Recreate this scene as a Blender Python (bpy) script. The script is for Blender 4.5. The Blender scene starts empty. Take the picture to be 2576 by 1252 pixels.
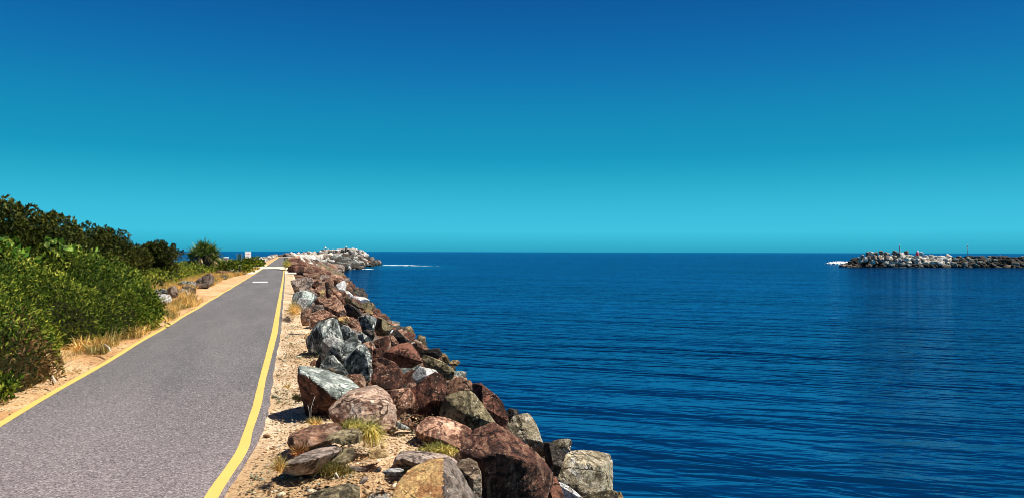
import bpy, bmesh, math, random
import numpy as np
from mathutils import Matrix, Vector

# ------------------------------------------------------------------ camera, world, sun, exposure
C = bpy.context.scene
COL = C.collection
EXPO = 0.5
GAIN = 2.0 ** EXPO
W, H, F = 2575.0, 1252.0, 1900.0          # working picture grid and focal length in its pixels
EYE = 1.7
YAW, PITCH, ROLL = math.radians(16.57), math.radians(0.22), math.radians(0.16)
SEA = -2.5

cam = bpy.data.objects.new('camera', bpy.data.cameras.new('camera'))
COL.objects.link(cam)
cam.data.sensor_width = 36.0
cam.data.lens = F / W * 36.0
cam.data.clip_start, cam.data.clip_end = 0.05, 60000
CM = Matrix.Translation((0, 0, EYE)) @ Matrix.Rotation(-YAW, 4, 'Z') @ Matrix.Rotation(math.pi / 2 + PITCH, 4, 'X') @ Matrix.Rotation(ROLL, 4, 'Z')
cam.matrix_world = CM
C.camera = cam

SUN_AZ, SUN_EL = math.radians(108), math.radians(58)     # azimuth clockwise from +Y
sl = bpy.data.lights.new('sun', 'SUN')
sl.energy, sl.angle, sl.color = 4.6, math.radians(0.5), (1.0, 0.93, 0.82)
sun = bpy.data.objects.new('sun', sl)
COL.objects.link(sun)
sdir = Vector((math.sin(SUN_AZ) * math.cos(SUN_EL), math.cos(SUN_AZ) * math.cos(SUN_EL), math.sin(SUN_EL)))
sun.rotation_euler = sdir.to_track_quat('Z', 'Y').to_euler()
sun.location = (20, -10, 60)


def lin(c):
    return tuple(((v / 255.0) / 12.92 if v / 255.0 <= 0.04045 else ((v / 255.0 + 0.055) / 1.055) ** 2.4) for v in c)


world = bpy.data.worlds.new('World')
C.world = world
world.use_nodes = True
wt = world.node_tree
wt.nodes.clear()
wo = wt.nodes.new('ShaderNodeOutputWorld')
bg = wt.nodes.new('ShaderNodeBackground')
sky = wt.nodes.new('ShaderNodeTexSky')
sky.sky_type = 'NISHITA'
sky.sun_disc = False
sky.sun_elevation, sky.sun_rotation = SUN_EL, SUN_AZ
tc = wt.nodes.new('ShaderNodeTexCoord')
sx = wt.nodes.new('ShaderNodeSeparateXYZ')
mr = wt.nodes.new('ShaderNodeMapRange')
mr.inputs[1].default_value, mr.inputs[2].default_value = 0.0, 0.6
rp = wt.nodes.new('ShaderNodeValToRGB')
SKY = [(0.0, (46, 163, 194)), (.012, (54, 180, 209)), (.027, (64, 195, 224)), (.054, (57, 187, 218)), (.096, (36, 167, 201)),
       (.123, (22, 152, 192)), (.174, (18, 137, 184)), (.224, (16, 118, 177)), (.27, (13, 103, 168)), (.316, (11, 90, 156)),
       (.45, (6, 60, 118)), (.6, (4, 40, 86))]
el = rp.color_ramp.elements
el[0].position, el[1].position = 0.0, 1.0
for z, c in SKY[1:-1]:
    el.new(z / .6)
for e, (z, c) in zip(sorted(el, key=lambda e: e.position), SKY):
    e.color = tuple(v / GAIN for v in lin(c)) + (1,)
mul = wt.nodes.new('ShaderNodeMix')
mul.data_type = 'RGBA'
mul.inputs[0].default_value = 0.995
nis = wt.nodes.new('ShaderNodeVectorMath')
nis.operation = 'SCALE'
nis.inputs['Scale'].default_value = 0.1
wt.links.new(sky.outputs[0], nis.inputs[0])
wt.links.new(tc.outputs['Generated'], sx.inputs[0])
wt.links.new(sx.outputs['Z'], mr.inputs[0])
wt.links.new(mr.outputs[0], rp.inputs[0])
wt.links.new(nis.outputs[0], mul.inputs[6])
wt.links.new(rp.outputs[0], mul.inputs[7])
wt.links.new(mul.outputs[2], bg.inputs[0])
bg.inputs[1].default_value = 1.0
wt.links.new(bg.outputs[0], wo.inputs[0])
C.view_settings.view_transform = 'Standard'
C.view_settings.look = 'None'
C.view_settings.exposure = EXPO
C.view_settings.gamma = 1.0
C.render.engine = 'CYCLES'
C.cycles.filter_width = 0.95
C.cycles.max_bounces = 6
C.cycles.transparent_max_bounces = 6

# ------------------------------------------------------------------ helpers
rng = np.random.default_rng(7)
random.seed(7)
CMn = np.array(CM)


def pt(x, y, d):
    """picture grid position at forward distance d -> world"""
    v = np.array([(x - W / 2) / F * d, -(y - H / 2) / F * d, -d, 1.0])
    return (CMn @ v)[:3]


def on_z(x, y, z=0.0):
    p = pt(x, y, 1.0)
    o = np.array([0, 0, EYE])
    r = p - o
    t = (z - EYE) / r[2]
    return o + r * t


def grid(region):
    x0, y0, s = region

    def f(x, y):
        return ((x0 + x / s) / 1.4912, (y0 + y / s) / 1.4912)
    return f


R2 = grid((500, 860, 4.173))
R3 = grid((1000, 900, 5.008))
R4 = grid((1050, 1080, 3.577))
R5 = grid((1050, 1330, 3.577))
R6 = grid((1000, 1530, 3.68))
R7 = grid((1550, 1400, 2.681))
R8 = grid((3080, 880, 3.389))
R9 = grid((1080, 1020, 6.26))
RT = grid((1340, 1180, 5.2175))
RD = lambda x, y: (x, y)

_perm = np.random.default_rng(3).permutation(256)
_perm = np.concatenate([_perm, _perm, _perm])
_g = np.random.default_rng(4).normal(size=(256, 3))
_g /= np.linalg.norm(_g, axis=1)[:, None]


def perlin(p):
    p = np.asarray(p, float)
    i = np.floor(p).astype(int)
    f = p - i
    i &= 255
    u = f * f * f * (f * (f * 6 - 15) + 10)
    out = 0
    for dx in (0, 1):
        for dy in (0, 1):
            for dz in (0, 1):
                h = _perm[_perm[_perm[i[:, 0] + dx] + i[:, 1] + dy] + i[:, 2] + dz]
                g = _g[h]
                d = f - np.array([dx, dy, dz])
                w = (u[:, 0] if dx else 1 - u[:, 0]) * (u[:, 1] if dy else 1 - u[:, 1]) * (u[:, 2] if dz else 1 - u[:, 2])
                out = out + w * (g * d).sum(1)
    return out


def fbm(p, o=4, gain=.5):
    s, a, t = 0, 1.0, 0
    p = np.asarray(p, float)
    for k in range(o):
        s = s + a * perlin(p * 2 ** k + 17.3 * k)
        a *= gain
    return s


def smooth(a, b, x):
    t = np.clip((x - a) / (b - a), 0, 1)
    return t * t * (3 - 2 * t)


def mesh_np(name, v, faces, mats=(), smooth_shade=False, midx=None):
    """v (N,3); faces: (M,k) int array or list"""
    me = bpy.data.meshes.new(name)
    v = np.asarray(v, np.float32)
    if isinstance(faces, np.ndarray):
        m, k = faces.shape
        me.vertices.add(len(v))
        me.vertices.foreach_set('co', v.ravel())
        me.loops.add(m * k)
        me.loops.foreach_set('vertex_index', faces.astype(np.int32).ravel())
        me.polygons.add(m)
        me.polygons.foreach_set('loop_start', np.arange(0, m * k, k, dtype=np.int32))
        me.polygons.foreach_set('loop_total', np.full(m, k, np.int32))
    else:
        me.from_pydata([tuple(map(float, q)) for q in v], [], faces)
    for q in mats:
        me.materials.append(q)
    if midx is not None:
        me.polygons.foreach_set('material_index', np.asarray(midx, np.int32))
    if smooth_shade:
        me.polygons.foreach_set('use_smooth', np.ones(len(me.polygons), bool))
    me.update(calc_edges=True)
    return me


def link(name, me, parent=None, loc=None, **props):
    o = bpy.data.objects.new(name, me)
    COL.objects.link(o)
    if parent is not None:
        o.parent = parent
    if loc is not None:
        o.location = loc
    for k, v in props.items():
        o[k] = v
    return o


def thing(name, label, cat, loc=(0, 0, 0), rz=0, group=None):
    o = bpy.data.objects.new(name, None)
    o.empty_display_size = .2
    COL.objects.link(o)
    o.location, o.rotation_euler = tuple(map(float, loc)), (0, 0, rz)
    o['label'], o['category'] = label, cat
    if group:
        o['group'] = group
    return o


def about(v):
    """origin at the base centre of the points; returns (origin, local points)"""
    v = np.asarray(v, float)
    o = np.array([v[:, 0].mean(), v[:, 1].mean(), v[:, 2].min()])
    return o, v - o


class MB:
    def __init__(s):
        s.v, s.f = [], []

    def box(s, c, d, rz=0, tilt=None):
        x, y, z = [q / 2 for q in d]
        M = Matrix.Rotation(rz, 3, 'Z')
        if tilt:
            M = M @ Matrix.Rotation(tilt, 3, 'X')
        n = len(s.v)
        for a in (-1, 1):
            for b in (-1, 1):
                for e in (-1, 1):
                    s.v.append(tuple(M @ Vector((a * x, b * y, e * z)) + Vector(c)))
        for q in ((0, 1, 3, 2), (4, 6, 7, 5), (0, 4, 5, 1), (2, 3, 7, 6), (0, 2, 6, 4), (1, 5, 7, 3)):
            s.f.append([n + i for i in q])
        return s

    def tube(s, pts, rad, k=8):
        pts = [Vector(p) for p in pts]
        n0 = len(s.v)
        for i, p in enumerate(pts):
            t = (pts[min(i + 1, len(pts) - 1)] - pts[max(i - 1, 0)]).normalized()
            a = t.orthogonal().normalized()
            b = t.cross(a)
            r = rad[i] if isinstance(rad, (list, tuple)) else rad
            for j in range(k):
                an = 2 * math.pi * j / k
                s.v.append(tuple(p + (a * math.cos(an) + b * math.sin(an)) * r))
        for i in range(len(pts) - 1):
            for j in range(k):
                j2 = (j + 1) % k
                s.f.append([n0 + i * k + j, n0 + i * k + j2, n0 + (i + 1) * k + j2, n0 + (i + 1) * k + j])
        s.f.append([n0 + j for j in range(k)][::-1])
        s.f.append([n0 + (len(pts) - 1) * k + j for j in range(k)])
        return s

    def lathe(s, prof, c=(0, 0, 0), k=14):
        n0 = len(s.v)
        for r, z in prof:
            for j in range(k):
                an = 2 * math.pi * j / k
                s.v.append((c[0] + r * math.cos(an), c[1] + r * math.sin(an), c[2] + z))
        for i in range(len(prof) - 1):
            for j in range(k):
                j2 = (j + 1) % k
                s.f.append([n0 + i * k + j, n0 + i * k + j2, n0 + (i + 1) * k + j2, n0 + (i + 1) * k + j])
        return s

    def obj(s, name, mat, parent=None, sm=False, **props):
        me = mesh_np(name, np.array(s.v), [list(f) for f in s.f], [mat], sm)
        return link(name, me, parent, **props)


# ------------------------------------------------------------------ materials
class NT:
    """small node-tree helper"""

    def __init__(s, name):
        s.m = bpy.data.materials.new(name)
        s.m.use_nodes = True
        s.t = s.m.node_tree
        s.p = s.t.nodes['Principled BSDF']
        s.out = s.t.nodes['Material Output']

    def n(s, kind, ins=None, **at):
        q = s.t.nodes.new('ShaderNode' + kind)
        for k, v in at.items():
            setattr(q, k, v)
        for k, v in (ins or {}).items():
            s.set(q.inputs[k], v)
        return q

    def set(s, sock, v):
        if isinstance(v, bpy.types.NodeSocket):
            s.t.links.new(v, sock)
        elif isinstance(v, bpy.types.Node):
            s.t.links.new(v.outputs[0], sock)
        else:
            sock.default_value = v

    def math(s, op, a, b=0.0):
        return s.n('Math', {0: a, 1: b}, operation=op).outputs[0]

    def mix(s, f, a, b, blend='MIX'):
        q = s.n('Mix', None, data_type='RGBA', blend_type=blend)
        s.set(q.inputs[0], f)
        s.set(q.inputs[6], a if not isinstance(a, tuple) else (*a[:3], 1))
        s.set(q.inputs[7], b if not isinstance(b, tuple) else (*b[:3], 1))
        return q.outputs[2]

    def noise(s, vec, scale, detail=4, rough=.55, dist=0.0):
        q = s.n('TexNoise', {'Scale': scale, 'Detail': detail, 'Roughness': rough, 'Distortion': dist})
        if vec is not None:
            s.set(q.inputs['Vector'], vec)
        return q.outputs['Fac']

    def step(s, v, a, b):
        return s.n('MapRange', {0: v, 1: a, 2: b, 3: 0.0, 4: 1.0}, interpolation_type='SMOOTHSTEP').outputs[0]

    def bump(s, h, strength, dist, normal=None):
        q = s.n('Bump', {'Height': h, 'Strength': strength, 'Distance': dist})
        if normal is not None:
            s.set(q.inputs['Normal'], normal)
        return q.outputs[0]


def rock_mat(name, base, dark, light, p_dark=.5, p_light=.3, strata=.0, rough=.85, scale=1.0, spots=.3):
    k = NT(name)
    tcn = k.n('TexCoord')
    inf = k.n('ObjectInfo')
    off = k.n('VectorMath', {0: tcn.outputs['Object'], 1: k.n('CombineXYZ', {0: k.math('MULTIPLY', inf.outputs['Random'], 91.0), 1: k.math('MULTIPLY', inf.outputs['Random'], 37.0), 2: 0.0}).outputs[0]}, operation='ADD').outputs[0]
    vec = k.n('VectorMath', {0: off, 'Scale': scale}, operation='SCALE').outputs[0]
    # stretched coordinates for bedding lines
    rv = k.n('VectorRotate', {'Vector': vec, 'Axis': (.7, .45, .55), 'Angle': k.math('MULTIPLY', inf.outputs['Random'], 40.0)}, rotation_type='AXIS_ANGLE').outputs[0]
    rot = k.n('Mapping', {'Vector': rv, 'Rotation': (.5, .35, .9), 'Scale': (1.0, 1.0, 3.6)}).outputs[0]
    big = k.noise(vec, 2.2, 4, .6, .6)
    mid = k.noise(vec, 8.0, 7, .7, .6)
    fine = k.noise(vec, 34.0, 5, .72)
    bed = k.noise(rot, 4.5, 6, .62, .9)
    col = k.mix(k.step(big, .4, .6), tuple(.62 * c for c in base), tuple(min(1.4 * c, .92) for c in base))
    blotch = k.math('ADD', k.math('MULTIPLY', mid, .65), k.math('MULTIPLY', bed if strata else big, .35))
    col = k.mix(k.math('MULTIPLY', k.step(blotch, .53 + .12 * (p_dark - .5), .42 + .12 * (p_dark - .5)), .92), col, dark)
    if strata:
        col = k.mix(k.math('MULTIPLY', k.step(bed, .53, .6), strata), col, light)
        col = k.mix(k.math('MULTIPLY', k.step(bed, .46, .4), strata), col, dark)
    lite = k.noise(vec, 4.5, 9, .75, .7)
    col = k.mix(k.math('MULTIPLY', k.step(lite, .65 - .16 * p_light, .71 - .16 * p_light), .9), col, light)
    vor = k.n('TexVoronoi', {'Vector': vec, 'Scale': 26.0}).outputs['Distance']
    sp = k.math('MULTIPLY', k.step(vor, .2, .12), k.step(k.noise(vec, 3.0, 3), .62 - .2 * spots, .7 - .2 * spots))
    col = k.mix(k.math('MULTIPLY', sp, .85), col, tuple(min(1, .25 + c) for c in light))
    # hairline cracks
    wv = k.n('VectorMath', {0: vec, 1: k.n('VectorMath', {0: k.n('TexNoise', {'Vector': vec, 'Scale': 3.5, 'Detail': 4.0}).outputs['Color'], 'Scale': .5}, operation='SCALE').outputs[0]}, operation='ADD').outputs[0]
    ck = k.n('TexVoronoi', {'Vector': wv, 'Scale': 2.6}, feature='DISTANCE_TO_EDGE').outputs['Distance']
    crack = k.math('MULTIPLY', k.step(ck, .035, .008), k.step(big, .46, .54))
    col = k.mix(k.math('MULTIPLY', crack, .85), col, tuple(.5 * c for c in dark))
    col = k.mix(.8, col, k.mix(k.step(fine, .32, .68), (.42, .42, .42), (1.55, 1.55, 1.55)), 'MULTIPLY')
    wz = k.n('SeparateXYZ', {0: k.n('NewGeometry').outputs['Position']}).outputs['Z']
    tide = k.step(k.math('ADD', wz, k.math('MULTIPLY', mid, .5)), SEA + .68, SEA + .42)
    col = k.mix(k.math('MULTIPLY', tide, .8), col, (.03, .024, .011))
    hs = k.n('HueSaturation', {'Saturation': 1.0, 'Value': k.math('ADD', k.math('MULTIPLY', inf.outputs['Random'], .5), .75), 'Color': col})
    k.set(k.p.inputs['Base Color'], hs.outputs[0])
    k.p.inputs['Roughness'].default_value = rough
    k.p.inputs['Specular IOR Level'].default_value = .25
    h = k.math('ADD', k.math('MULTIPLY', mid, .6), k.math('MULTIPLY', fine, .25))
    h = k.math('ADD', h, k.math('MULTIPLY', bed, .35 + .5 * strata))
    h = k.math('SUBTRACT', h, k.math('MULTIPLY', crack, .25))
    k.set(k.p.inputs['Normal'], k.bump(h, 1.0, .055))
    return k.m


RM = {
    'maroon': rock_mat('rock_maroon', (0.165, 0.07, 0.045), (0.024, 0.011, 0.008), (0.6, 0.38, 0.24), .62, .25, 0, spots=.55),
    'pink': rock_mat('rock_pink', (0.5, 0.28, 0.185), (0.1, 0.042, 0.028), (0.88, 0.67, 0.5), .54, .36, .25, spots=.4),
    'brown': rock_mat('rock_brown', (0.25, 0.13, 0.08), (0.06, 0.032, 0.024), (0.66, 0.48, 0.36), .55, .3, .3, spots=.35),
    'slate': rock_mat('rock_slate', (0.15, 0.17, 0.16), (0.016, 0.021, 0.02), (0.66, 0.66, 0.6), .6, .32, .75, spots=.1),
    'greygreen': rock_mat('rock_grey_green', (0.42, 0.47, 0.43), (0.12, 0.14, 0.13), (0.74, 0.76, 0.7), .45, .35, .65, spots=.1),
    'dark': rock_mat('rock_dark', (.06, .05, .042), (.015, .013, .012), (.25, .22, .19), .55, .2, .3, spots=.1),
    'palegrey': rock_mat('rock_pale_grey', (.55, .54, .52), (.2, .19, .18), (.8, .78, .74), .4, .4, .3, spots=.1),
    'white': rock_mat('rock_white', (.88, .86, .8), (.5, .44, .35), (.93, .91, .88), .15, .8, .1, spots=0),
    'olive': rock_mat('rock_olive', (0.25, 0.2, 0.11), (0.035, 0.028, 0.017), (0.5, 0.43, 0.28), .52, .3, .3, spots=.35),
    'lichen': rock_mat('rock_lichen', (0.27, 0.23, 0.16), (0.04, 0.035, 0.026), (0.88, 0.86, 0.8), .58, .55, .1, spots=.6),
    'tan': rock_mat('rock_tan', (.5, .35, .16), (.16, .09, .035), (.72, .56, .34), .5, .4, .2, spots=.1),
    'orange': rock_mat('rock_orange', (.8, .46, .19), (.36, .15, .06), (.9, .66, .38), .42, .45, .15, spots=.2),
    'mauve': rock_mat('rock_mauve', (0.31, 0.24, 0.2), (0.05, 0.037, 0.03), (0.55, 0.46, 0.38), .5, .3, .3, spots=.2),
    'barnacle': rock_mat('rock_barnacled', (.5, .42, .28), (.1, .08, .05), (.92, .9, .84), .5, .55, .2, spots=.4),
    'speckle': rock_mat('rock_speckled_brown', (.42, .3, .2), (.09, .06, .04), (.85, .76, .64), .5, .5, .1, spots=.6),
    'cream': rock_mat('rock_cream', (.78, .68, .58), (.3, .22, .18), (.9, .82, .74), .42, .4, 0, scale=.35, spots=0),
    'blush': rock_mat('rock_blush', (.62, .43, .32), (.2, .09, .06), (.93, .8, .66), .55, .55, .1, spots=.4),
    'concrete': rock_mat('pale_concrete', (.55, .5, .45), (.2, .17, .15), (.75, .7, .64), .42, .4, 0, scale=.35, spots=0),
}


def plain(name, col, rough=.6, bump=0, var=.15, scale=30, spec=.3):
    k = NT(name)
    tcn = k.n('TexCoord')
    nz = k.noise(tcn.outputs['Object'], scale, 5, .6)
    k.set(k.p.inputs['Base Color'], k.mix(nz, tuple(c * (1 - var) for c in col), tuple(min(1, c * (1 + var)) for c in col)))
    k.p.inputs['Roughness'].default_value = rough
    k.p.inputs['Specular IOR Level'].default_value = spec
    if bump:
        k.set(k.p.inputs['Normal'], k.bump(nz, .6, bump))
    return k.m


def leaf_mat(name, cols, trans=.25, rough=.5):
    k = NT(name)
    g = k.n('NewGeometry')
    r = k.n('ValToRGB')
    e = r.color_ramp.elements
    e[0].position, e[0].color = 0.0, (*cols[0], 1)
    e[1].position, e[1].color = 1.0, (*cols[-1], 1)
    for i, c in enumerate(cols[1:-1]):
        q = e.new((i + 1) / (len(cols) - 1))
        q.color = (*c, 1)
    k.set(r.inputs[0], g.outputs['Random Per Island'])
    tcn = k.n('TexCoord')
    big = k.noise(tcn.outputs['Object'], .9, 3, .6)
    col = k.mix(1.0, r.outputs[0], k.mix(k.step(big, .35, .65), (.4, .5, .45), (1.35, 1.2, 1.0)), 'MULTIPLY')
    k.set(k.p.inputs['Base Color'], col)
    k.p.inputs['Roughness'].default_value = rough
    k.p.inputs['Specular IOR Level'].default_value = .12
    tr = k.n('BsdfTranslucent', {'Color': col})
    mx = k.n('MixShader', {0: trans, 1: k.p.outputs[0], 2: tr.outputs[0]})
    k.set(k.out.inputs[0], mx.outputs[0])
    return k.m


M_TREE = leaf_mat('dark_tree_leaves', [(.012, .018, .006), (.04, .055, .012), (.1, .12, .022), (.24, .23, .04)], .2, .45)
M_SCRUB = leaf_mat('scrub_leaves', [(.012, .03, .005), (.06, .11, .015), (.17, .28, .03), (.55, .57, .09)], .3)
M_BRIGHT = leaf_mat('bright_scrub_leaves', [(.06, .12, .012), (.18, .27, .03), (.36, .42, .05), (.6, .58, .11)], .3)
M_VINE = leaf_mat('vine_leaves', [(.05, .15, .02), (.15, .32, .04), (.32, .5, .08), (.6, .64, .2)], .3, .4)
M_PIG = leaf_mat('reddish_succulent_leaves', [(.05, .05, .015), (.13, .1, .03), (.16, .06, .04), (.3, .22, .09)], .15)
M_PAND = leaf_mat('pandanus_leaves', [(.025, .06, .015), (.08, .15, .025), (.2, .28, .05), (.42, .46, .14)], .2, .5)
M_DEAD = leaf_mat('dead_hanging_leaves', [(.2, .13, .05), (.36, .28, .14), (.62, .54, .34)], .15, .7)
M_DRY = leaf_mat('dry_grass_blades', [(.45, .27, .08), (.65, .46, .17), (.8, .64, .32)], .2, .7)
M_TUFT = leaf_mat('yellow_green_blades', [(.2, .19, .04), (.4, .37, .09), (.6, .52, .16), (.75, .66, .32)], .2, .6)
M_LITTER = leaf_mat('litter_flakes', [(.08, .05, .03), (.28, .15, .08), (.5, .36, .2), (.75, .62, .42)], .05, .8)
M_BARK = plain('bark', (.12, .09, .065), .9, .01, .4, 14)
M_TWIG = plain('bleached_twig', (.7, .64, .54), .8, 0, .2, 40)
M_WHITE = plain('white_paint', (.82, .82, .8), .5, 0, .05, 12)
M_GREYMET = plain('grey_metal', (.45, .5, .48), .45, 0, .1, 12)
M_GREENP = plain('green_panel', (.07, .2, .17), .5, 0, .2, 9)
M_DARKP = plain('dark_post_paint', (.03, .035, .04), .5, 0, .2, 12)
M_RED = plain('red_marking', (.55, .06, .1), .5, 0, .1, 12)
M_INK = plain('dark_marking', (.08, .09, .1), .5, 0, .1, 12)
M_AMBER = plain('amber_marking', (.75, .45, .1), .5, 0, .1, 12)
M_PINKP = plain('pinkish_cream_paint', (.7, .55, .5), .6, 0, .1, 12)
M_FOAM = plain('sea_foam_white', (.9, .92, .92), .8, .05, .08, 3)


def m_sand():
    k = NT('sandy_gravel')
    tcn = k.n('TexCoord')
    v = tcn.outputs['Object']
    s = k.n('SeparateXYZ', {0: v})
    right = k.step(s.outputs['X'], -1.6, -.9)
    big = k.noise(v, .9, 5, .6, .4)
    grit = k.noise(v, 55, 6, .75)
    speck = k.noise(v, 26, 4, .8, .5)
    ln = k.noise(k.n('Mapping', {'Vector': v, 'Scale': (1, 1.2, 1)}).outputs[0], 11, 6, .72, .8)
    cr = k.mix(k.step(big, .4, .62), (.62, .45, .28), (.82, .67, .48))
    cl = k.mix(k.step(big, .4, .6), (.70, .40, .18), (.82, .58, .33))
    col = k.mix(right, cl, cr)
    near = k.math('MULTIPLY', k.step(s.outputs['Y'], 8.0, 5.5), right)
    col = k.mix(k.math('MULTIPLY', near, .7), col, (.55, .35, .18))
    col = k.mix(k.math('MULTIPLY', k.step(speck, .53, .61), .85), col, (.17, .1, .055))
    col = k.mix(k.math('MULTIPLY', k.step(ln, .54, .64), .7), col, (.26, .13, .055))
    pt_n = k.noise(k.n('Mapping', {'Vector': v, 'Scale': (1.5, .4, 1)}).outputs[0], 1.5, 7, .75, .8)
    col = k.mix(k.math('MULTIPLY', k.step(pt_n, .5, .62), .5), col, (.42, .25, .13))
    col = k.mix(k.math('MULTIPLY', k.step(grit, .6, .7), .5), col, (.95, .88, .76))
    col = k.mix(.5, col, k.mix(grit, (.4, .4, .4), (1.6, 1.6, 1.6)), 'MULTIPLY')
    k.set(k.p.inputs['Base Color'], col)
    k.p.inputs['Roughness'].default_value = .95
    k.p.inputs['Specular IOR Level'].default_value = .1
    h = k.math('ADD', k.math('MULTIPLY', speck, .5), k.math('ADD', k.math('MULTIPLY', grit, .3), k.math('MULTIPLY', ln, .3)))
    k.set(k.p.inputs['Normal'], k.bump(h, .9, .03))
    return k.m


def m_asphalt():
    k = NT('asphalt')
    v = k.n('TexCoord').outputs['Object']
    g1 = k.noise(v, 130, 4, .75)
    g2 = k.noise(v, 80, 4, .75)
    big = k.noise(k.n('Mapping', {'Vector': v, 'Scale': (1.6, .25, 1)}).outputs[0], .8, 4, .55)
    col = k.mix(k.step(big, .3, .7), (.128, .126, .132), (.172, .165, .172))
    s = k.n('SeparateXYZ', {0: v})
    nearf = k.step(s.outputs['Y'], 12.0, 3.5)
    col = k.mix(k.math('MULTIPLY', nearf, .55), col, (.325, .262, .28))
    cell = k.n('SeparateColor', {0: k.n('TexVoronoi', {'Vector': v, 'Scale': 85.0}).outputs['Color']}).outputs[0]
    col = k.mix(.9, col, k.mix(cell, (.35, .35, .35), (1.7, 1.68, 1.66)), 'MULTIPLY')
    col = k.mix(k.math('MULTIPLY', k.step(cell, .93, .97), .5), col, (.6, .57, .56))
    col = k.mix(k.math('MULTIPLY', k.step(g2, .58, .68), .6), col, (.55, .52, .52))
    col = k.mix(k.math('MULTIPLY', k.step(g2, .44, .34), .7), col, (.05, .05, .055))
    k.set(k.p.inputs['Base Color'], col)
    k.p.inputs['Roughness'].default_value = .9
    k.p.inputs['Specular IOR Level'].default_value = .15
    k.set(k.p.inputs['Normal'], k.bump(g1, .35, .01))
    return k.m


def m_line(name, col, worn):
    k = NT(name)
    v = k.n('TexCoord').outputs['Object']
    g = k.noise(v, 9, 7, .75)
    f = k.noise(v, 80, 3, .7)
    c = k.mix(k.noise(v, 2, 4), tuple(.9 * q for q in col), tuple(min(1, 1.08 * q) for q in col))
    c = k.mix(k.math('MULTIPLY', k.step(f, .62, .7), .35), c, tuple(.5 * q for q in col))
    c = k.mix(k.math('MULTIPLY', k.step(g, .68 - worn, .76 - worn), .7), c, (.2, .18, .15))
    k.set(k.p.inputs['Base Color'], c)
    k.p.inputs['Roughness'].default_value = .7
    k.set(k.p.inputs['Normal'], k.bump(f, .4, .006))
    return k.m


def m_water():
    k = NT('sea_water')
    pos = k.n('NewGeometry').outputs['Position']
    # crest direction lies across the view, slightly turned
    a = -YAW - math.radians(13)

    def mp(sx_, sy_, rot=a):
        r = k.n('VectorRotate', {'Vector': pos, 'Angle': -rot}, rotation_type='Z_AXIS').outputs[0]
        return k.n('VectorMath', {0: r, 1: (sx_, sy_, 1)}, operation='MULTIPLY').outputs[0]
    chop = k.noise(mp(.62, 1.9), 1.0, 2.5, .5, .7)
    chop2 = k.noise(mp(1.5, 5.0, a + .25), 1.0, 1.5, .5, .4)
    wave = k.noise(mp(.12, .5, a - .12), 1.0, 3, .5, .3)
    swell = k.noise(mp(.018, .09, a - .2), 1.0, 2, .5, .2)
    h = k.math('ADD', k.math('MULTIPLY', chop, .25), k.math('MULTIPLY', chop2, .05))
    h = k.math('ADD', h, k.math('MULTIPLY', wave, .85))
    h = k.math('ADD', h, k.math('MULTIPLY', swell, 1.2))
    nrm = k.bump(h, 1.0, .6)
    sp = k.n('SeparateXYZ', {0: pos})
    shallow = k.math('MULTIPLY', k.step(sp.outputs['X'], -10, -24), k.step(sp.outputs['Y'], 320, 150))
    deep = k.mix(k.step(swell, .35, .65), (.0003, .009, .032), (.0006, .022, .074))
    tipgreen = k.math('MULTIPLY', k.step(k.math('ABSOLUTE', k.math('SUBTRACT', sp.outputs['X'], 24)), 30, 5), k.step(k.math('ABSOLUTE', k.math('SUBTRACT', sp.outputs['Y'], 220)), 60, 10))
    deep = k.mix(k.math('MULTIPLY', tipgreen, .35), deep, (.006, .17, .27))
    col = k.mix(k.math('MULTIPLY', shallow, .8), deep, (.015, .22, .36))
    dif = k.n('BsdfDiffuse', {'Color': col, 'Normal': nrm})
    gl = k.n('BsdfGlossy', {'Color': (.22, .64, 1, 1), 'Roughness': .1, 'Normal': nrm})
    fr = k.n('Fresnel', {'IOR': 1.33, 'Normal': nrm})
    fac = k.math('MINIMUM', fr.outputs[0], .6)
    mx = k.n('MixShader', {0: fac, 1: dif.outputs[0], 2: gl.outputs[0]})
    k.set(k.out.inputs[0], mx.outputs[0])
    return k.m


M_SAND, M_ASPH, M_WATER = m_sand(), m_asphalt(), m_water()
M_YEL = m_line('yellow_line_paint', (.8, .54, .14), .03)
M_WLINE = m_line('white_line_paint', (.85, .84, .8), .04)

# ------------------------------------------------------------------ sea
R_ = 30000.0
ang = np.linspace(0, 2 * np.pi, 97)[:-1]
sv = [(0, 0, SEA)]
sf = []
for r in (60, 400, 3000, R_):
    sv += [(r * math.cos(t), r * math.sin(t), SEA) for t in ang]
for j in range(96):
    sf.append([0, 1 + j, 1 + (j + 1) % 96])
for i in range(3):
    for j in range(96):
        j2 = (j + 1) % 96
        sf.append([1 + i * 96 + j, 1 + (i + 1) * 96 + j, 1 + (i + 1) * 96 + j2, 1 + i * 96 + j2])
link('sea', mesh_np('sea', sv, sf, [M_WATER]), kind='structure')


# ------------------------------------------------------------------ the bank: flat top plus rubble slopes
def lerp_tab(tab, y):
    return np.interp(y, [t[0] for t in tab], [t[1] for t in tab])


XL_TOP = [(-15, -22), (40, -20), (52, -11), (70, -6.6), (90, -5.0), (300, -5.0)]
XR_TOP = [(-15, .5), (5, .55), (6, .95), (7.2, 1.25), (8.4, .95), (9.5, .75), (13, .5), (150, .5), (215, 9), (252, 20), (300, 20)]
XR_W = [(-15, 5.2), (12, 5.4), (28, 6.2), (60, 6.5), (140, 8.6), (173, 14), (218, 23.5), (251, 30), (300, 30)]
Y_END = 254.0


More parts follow.
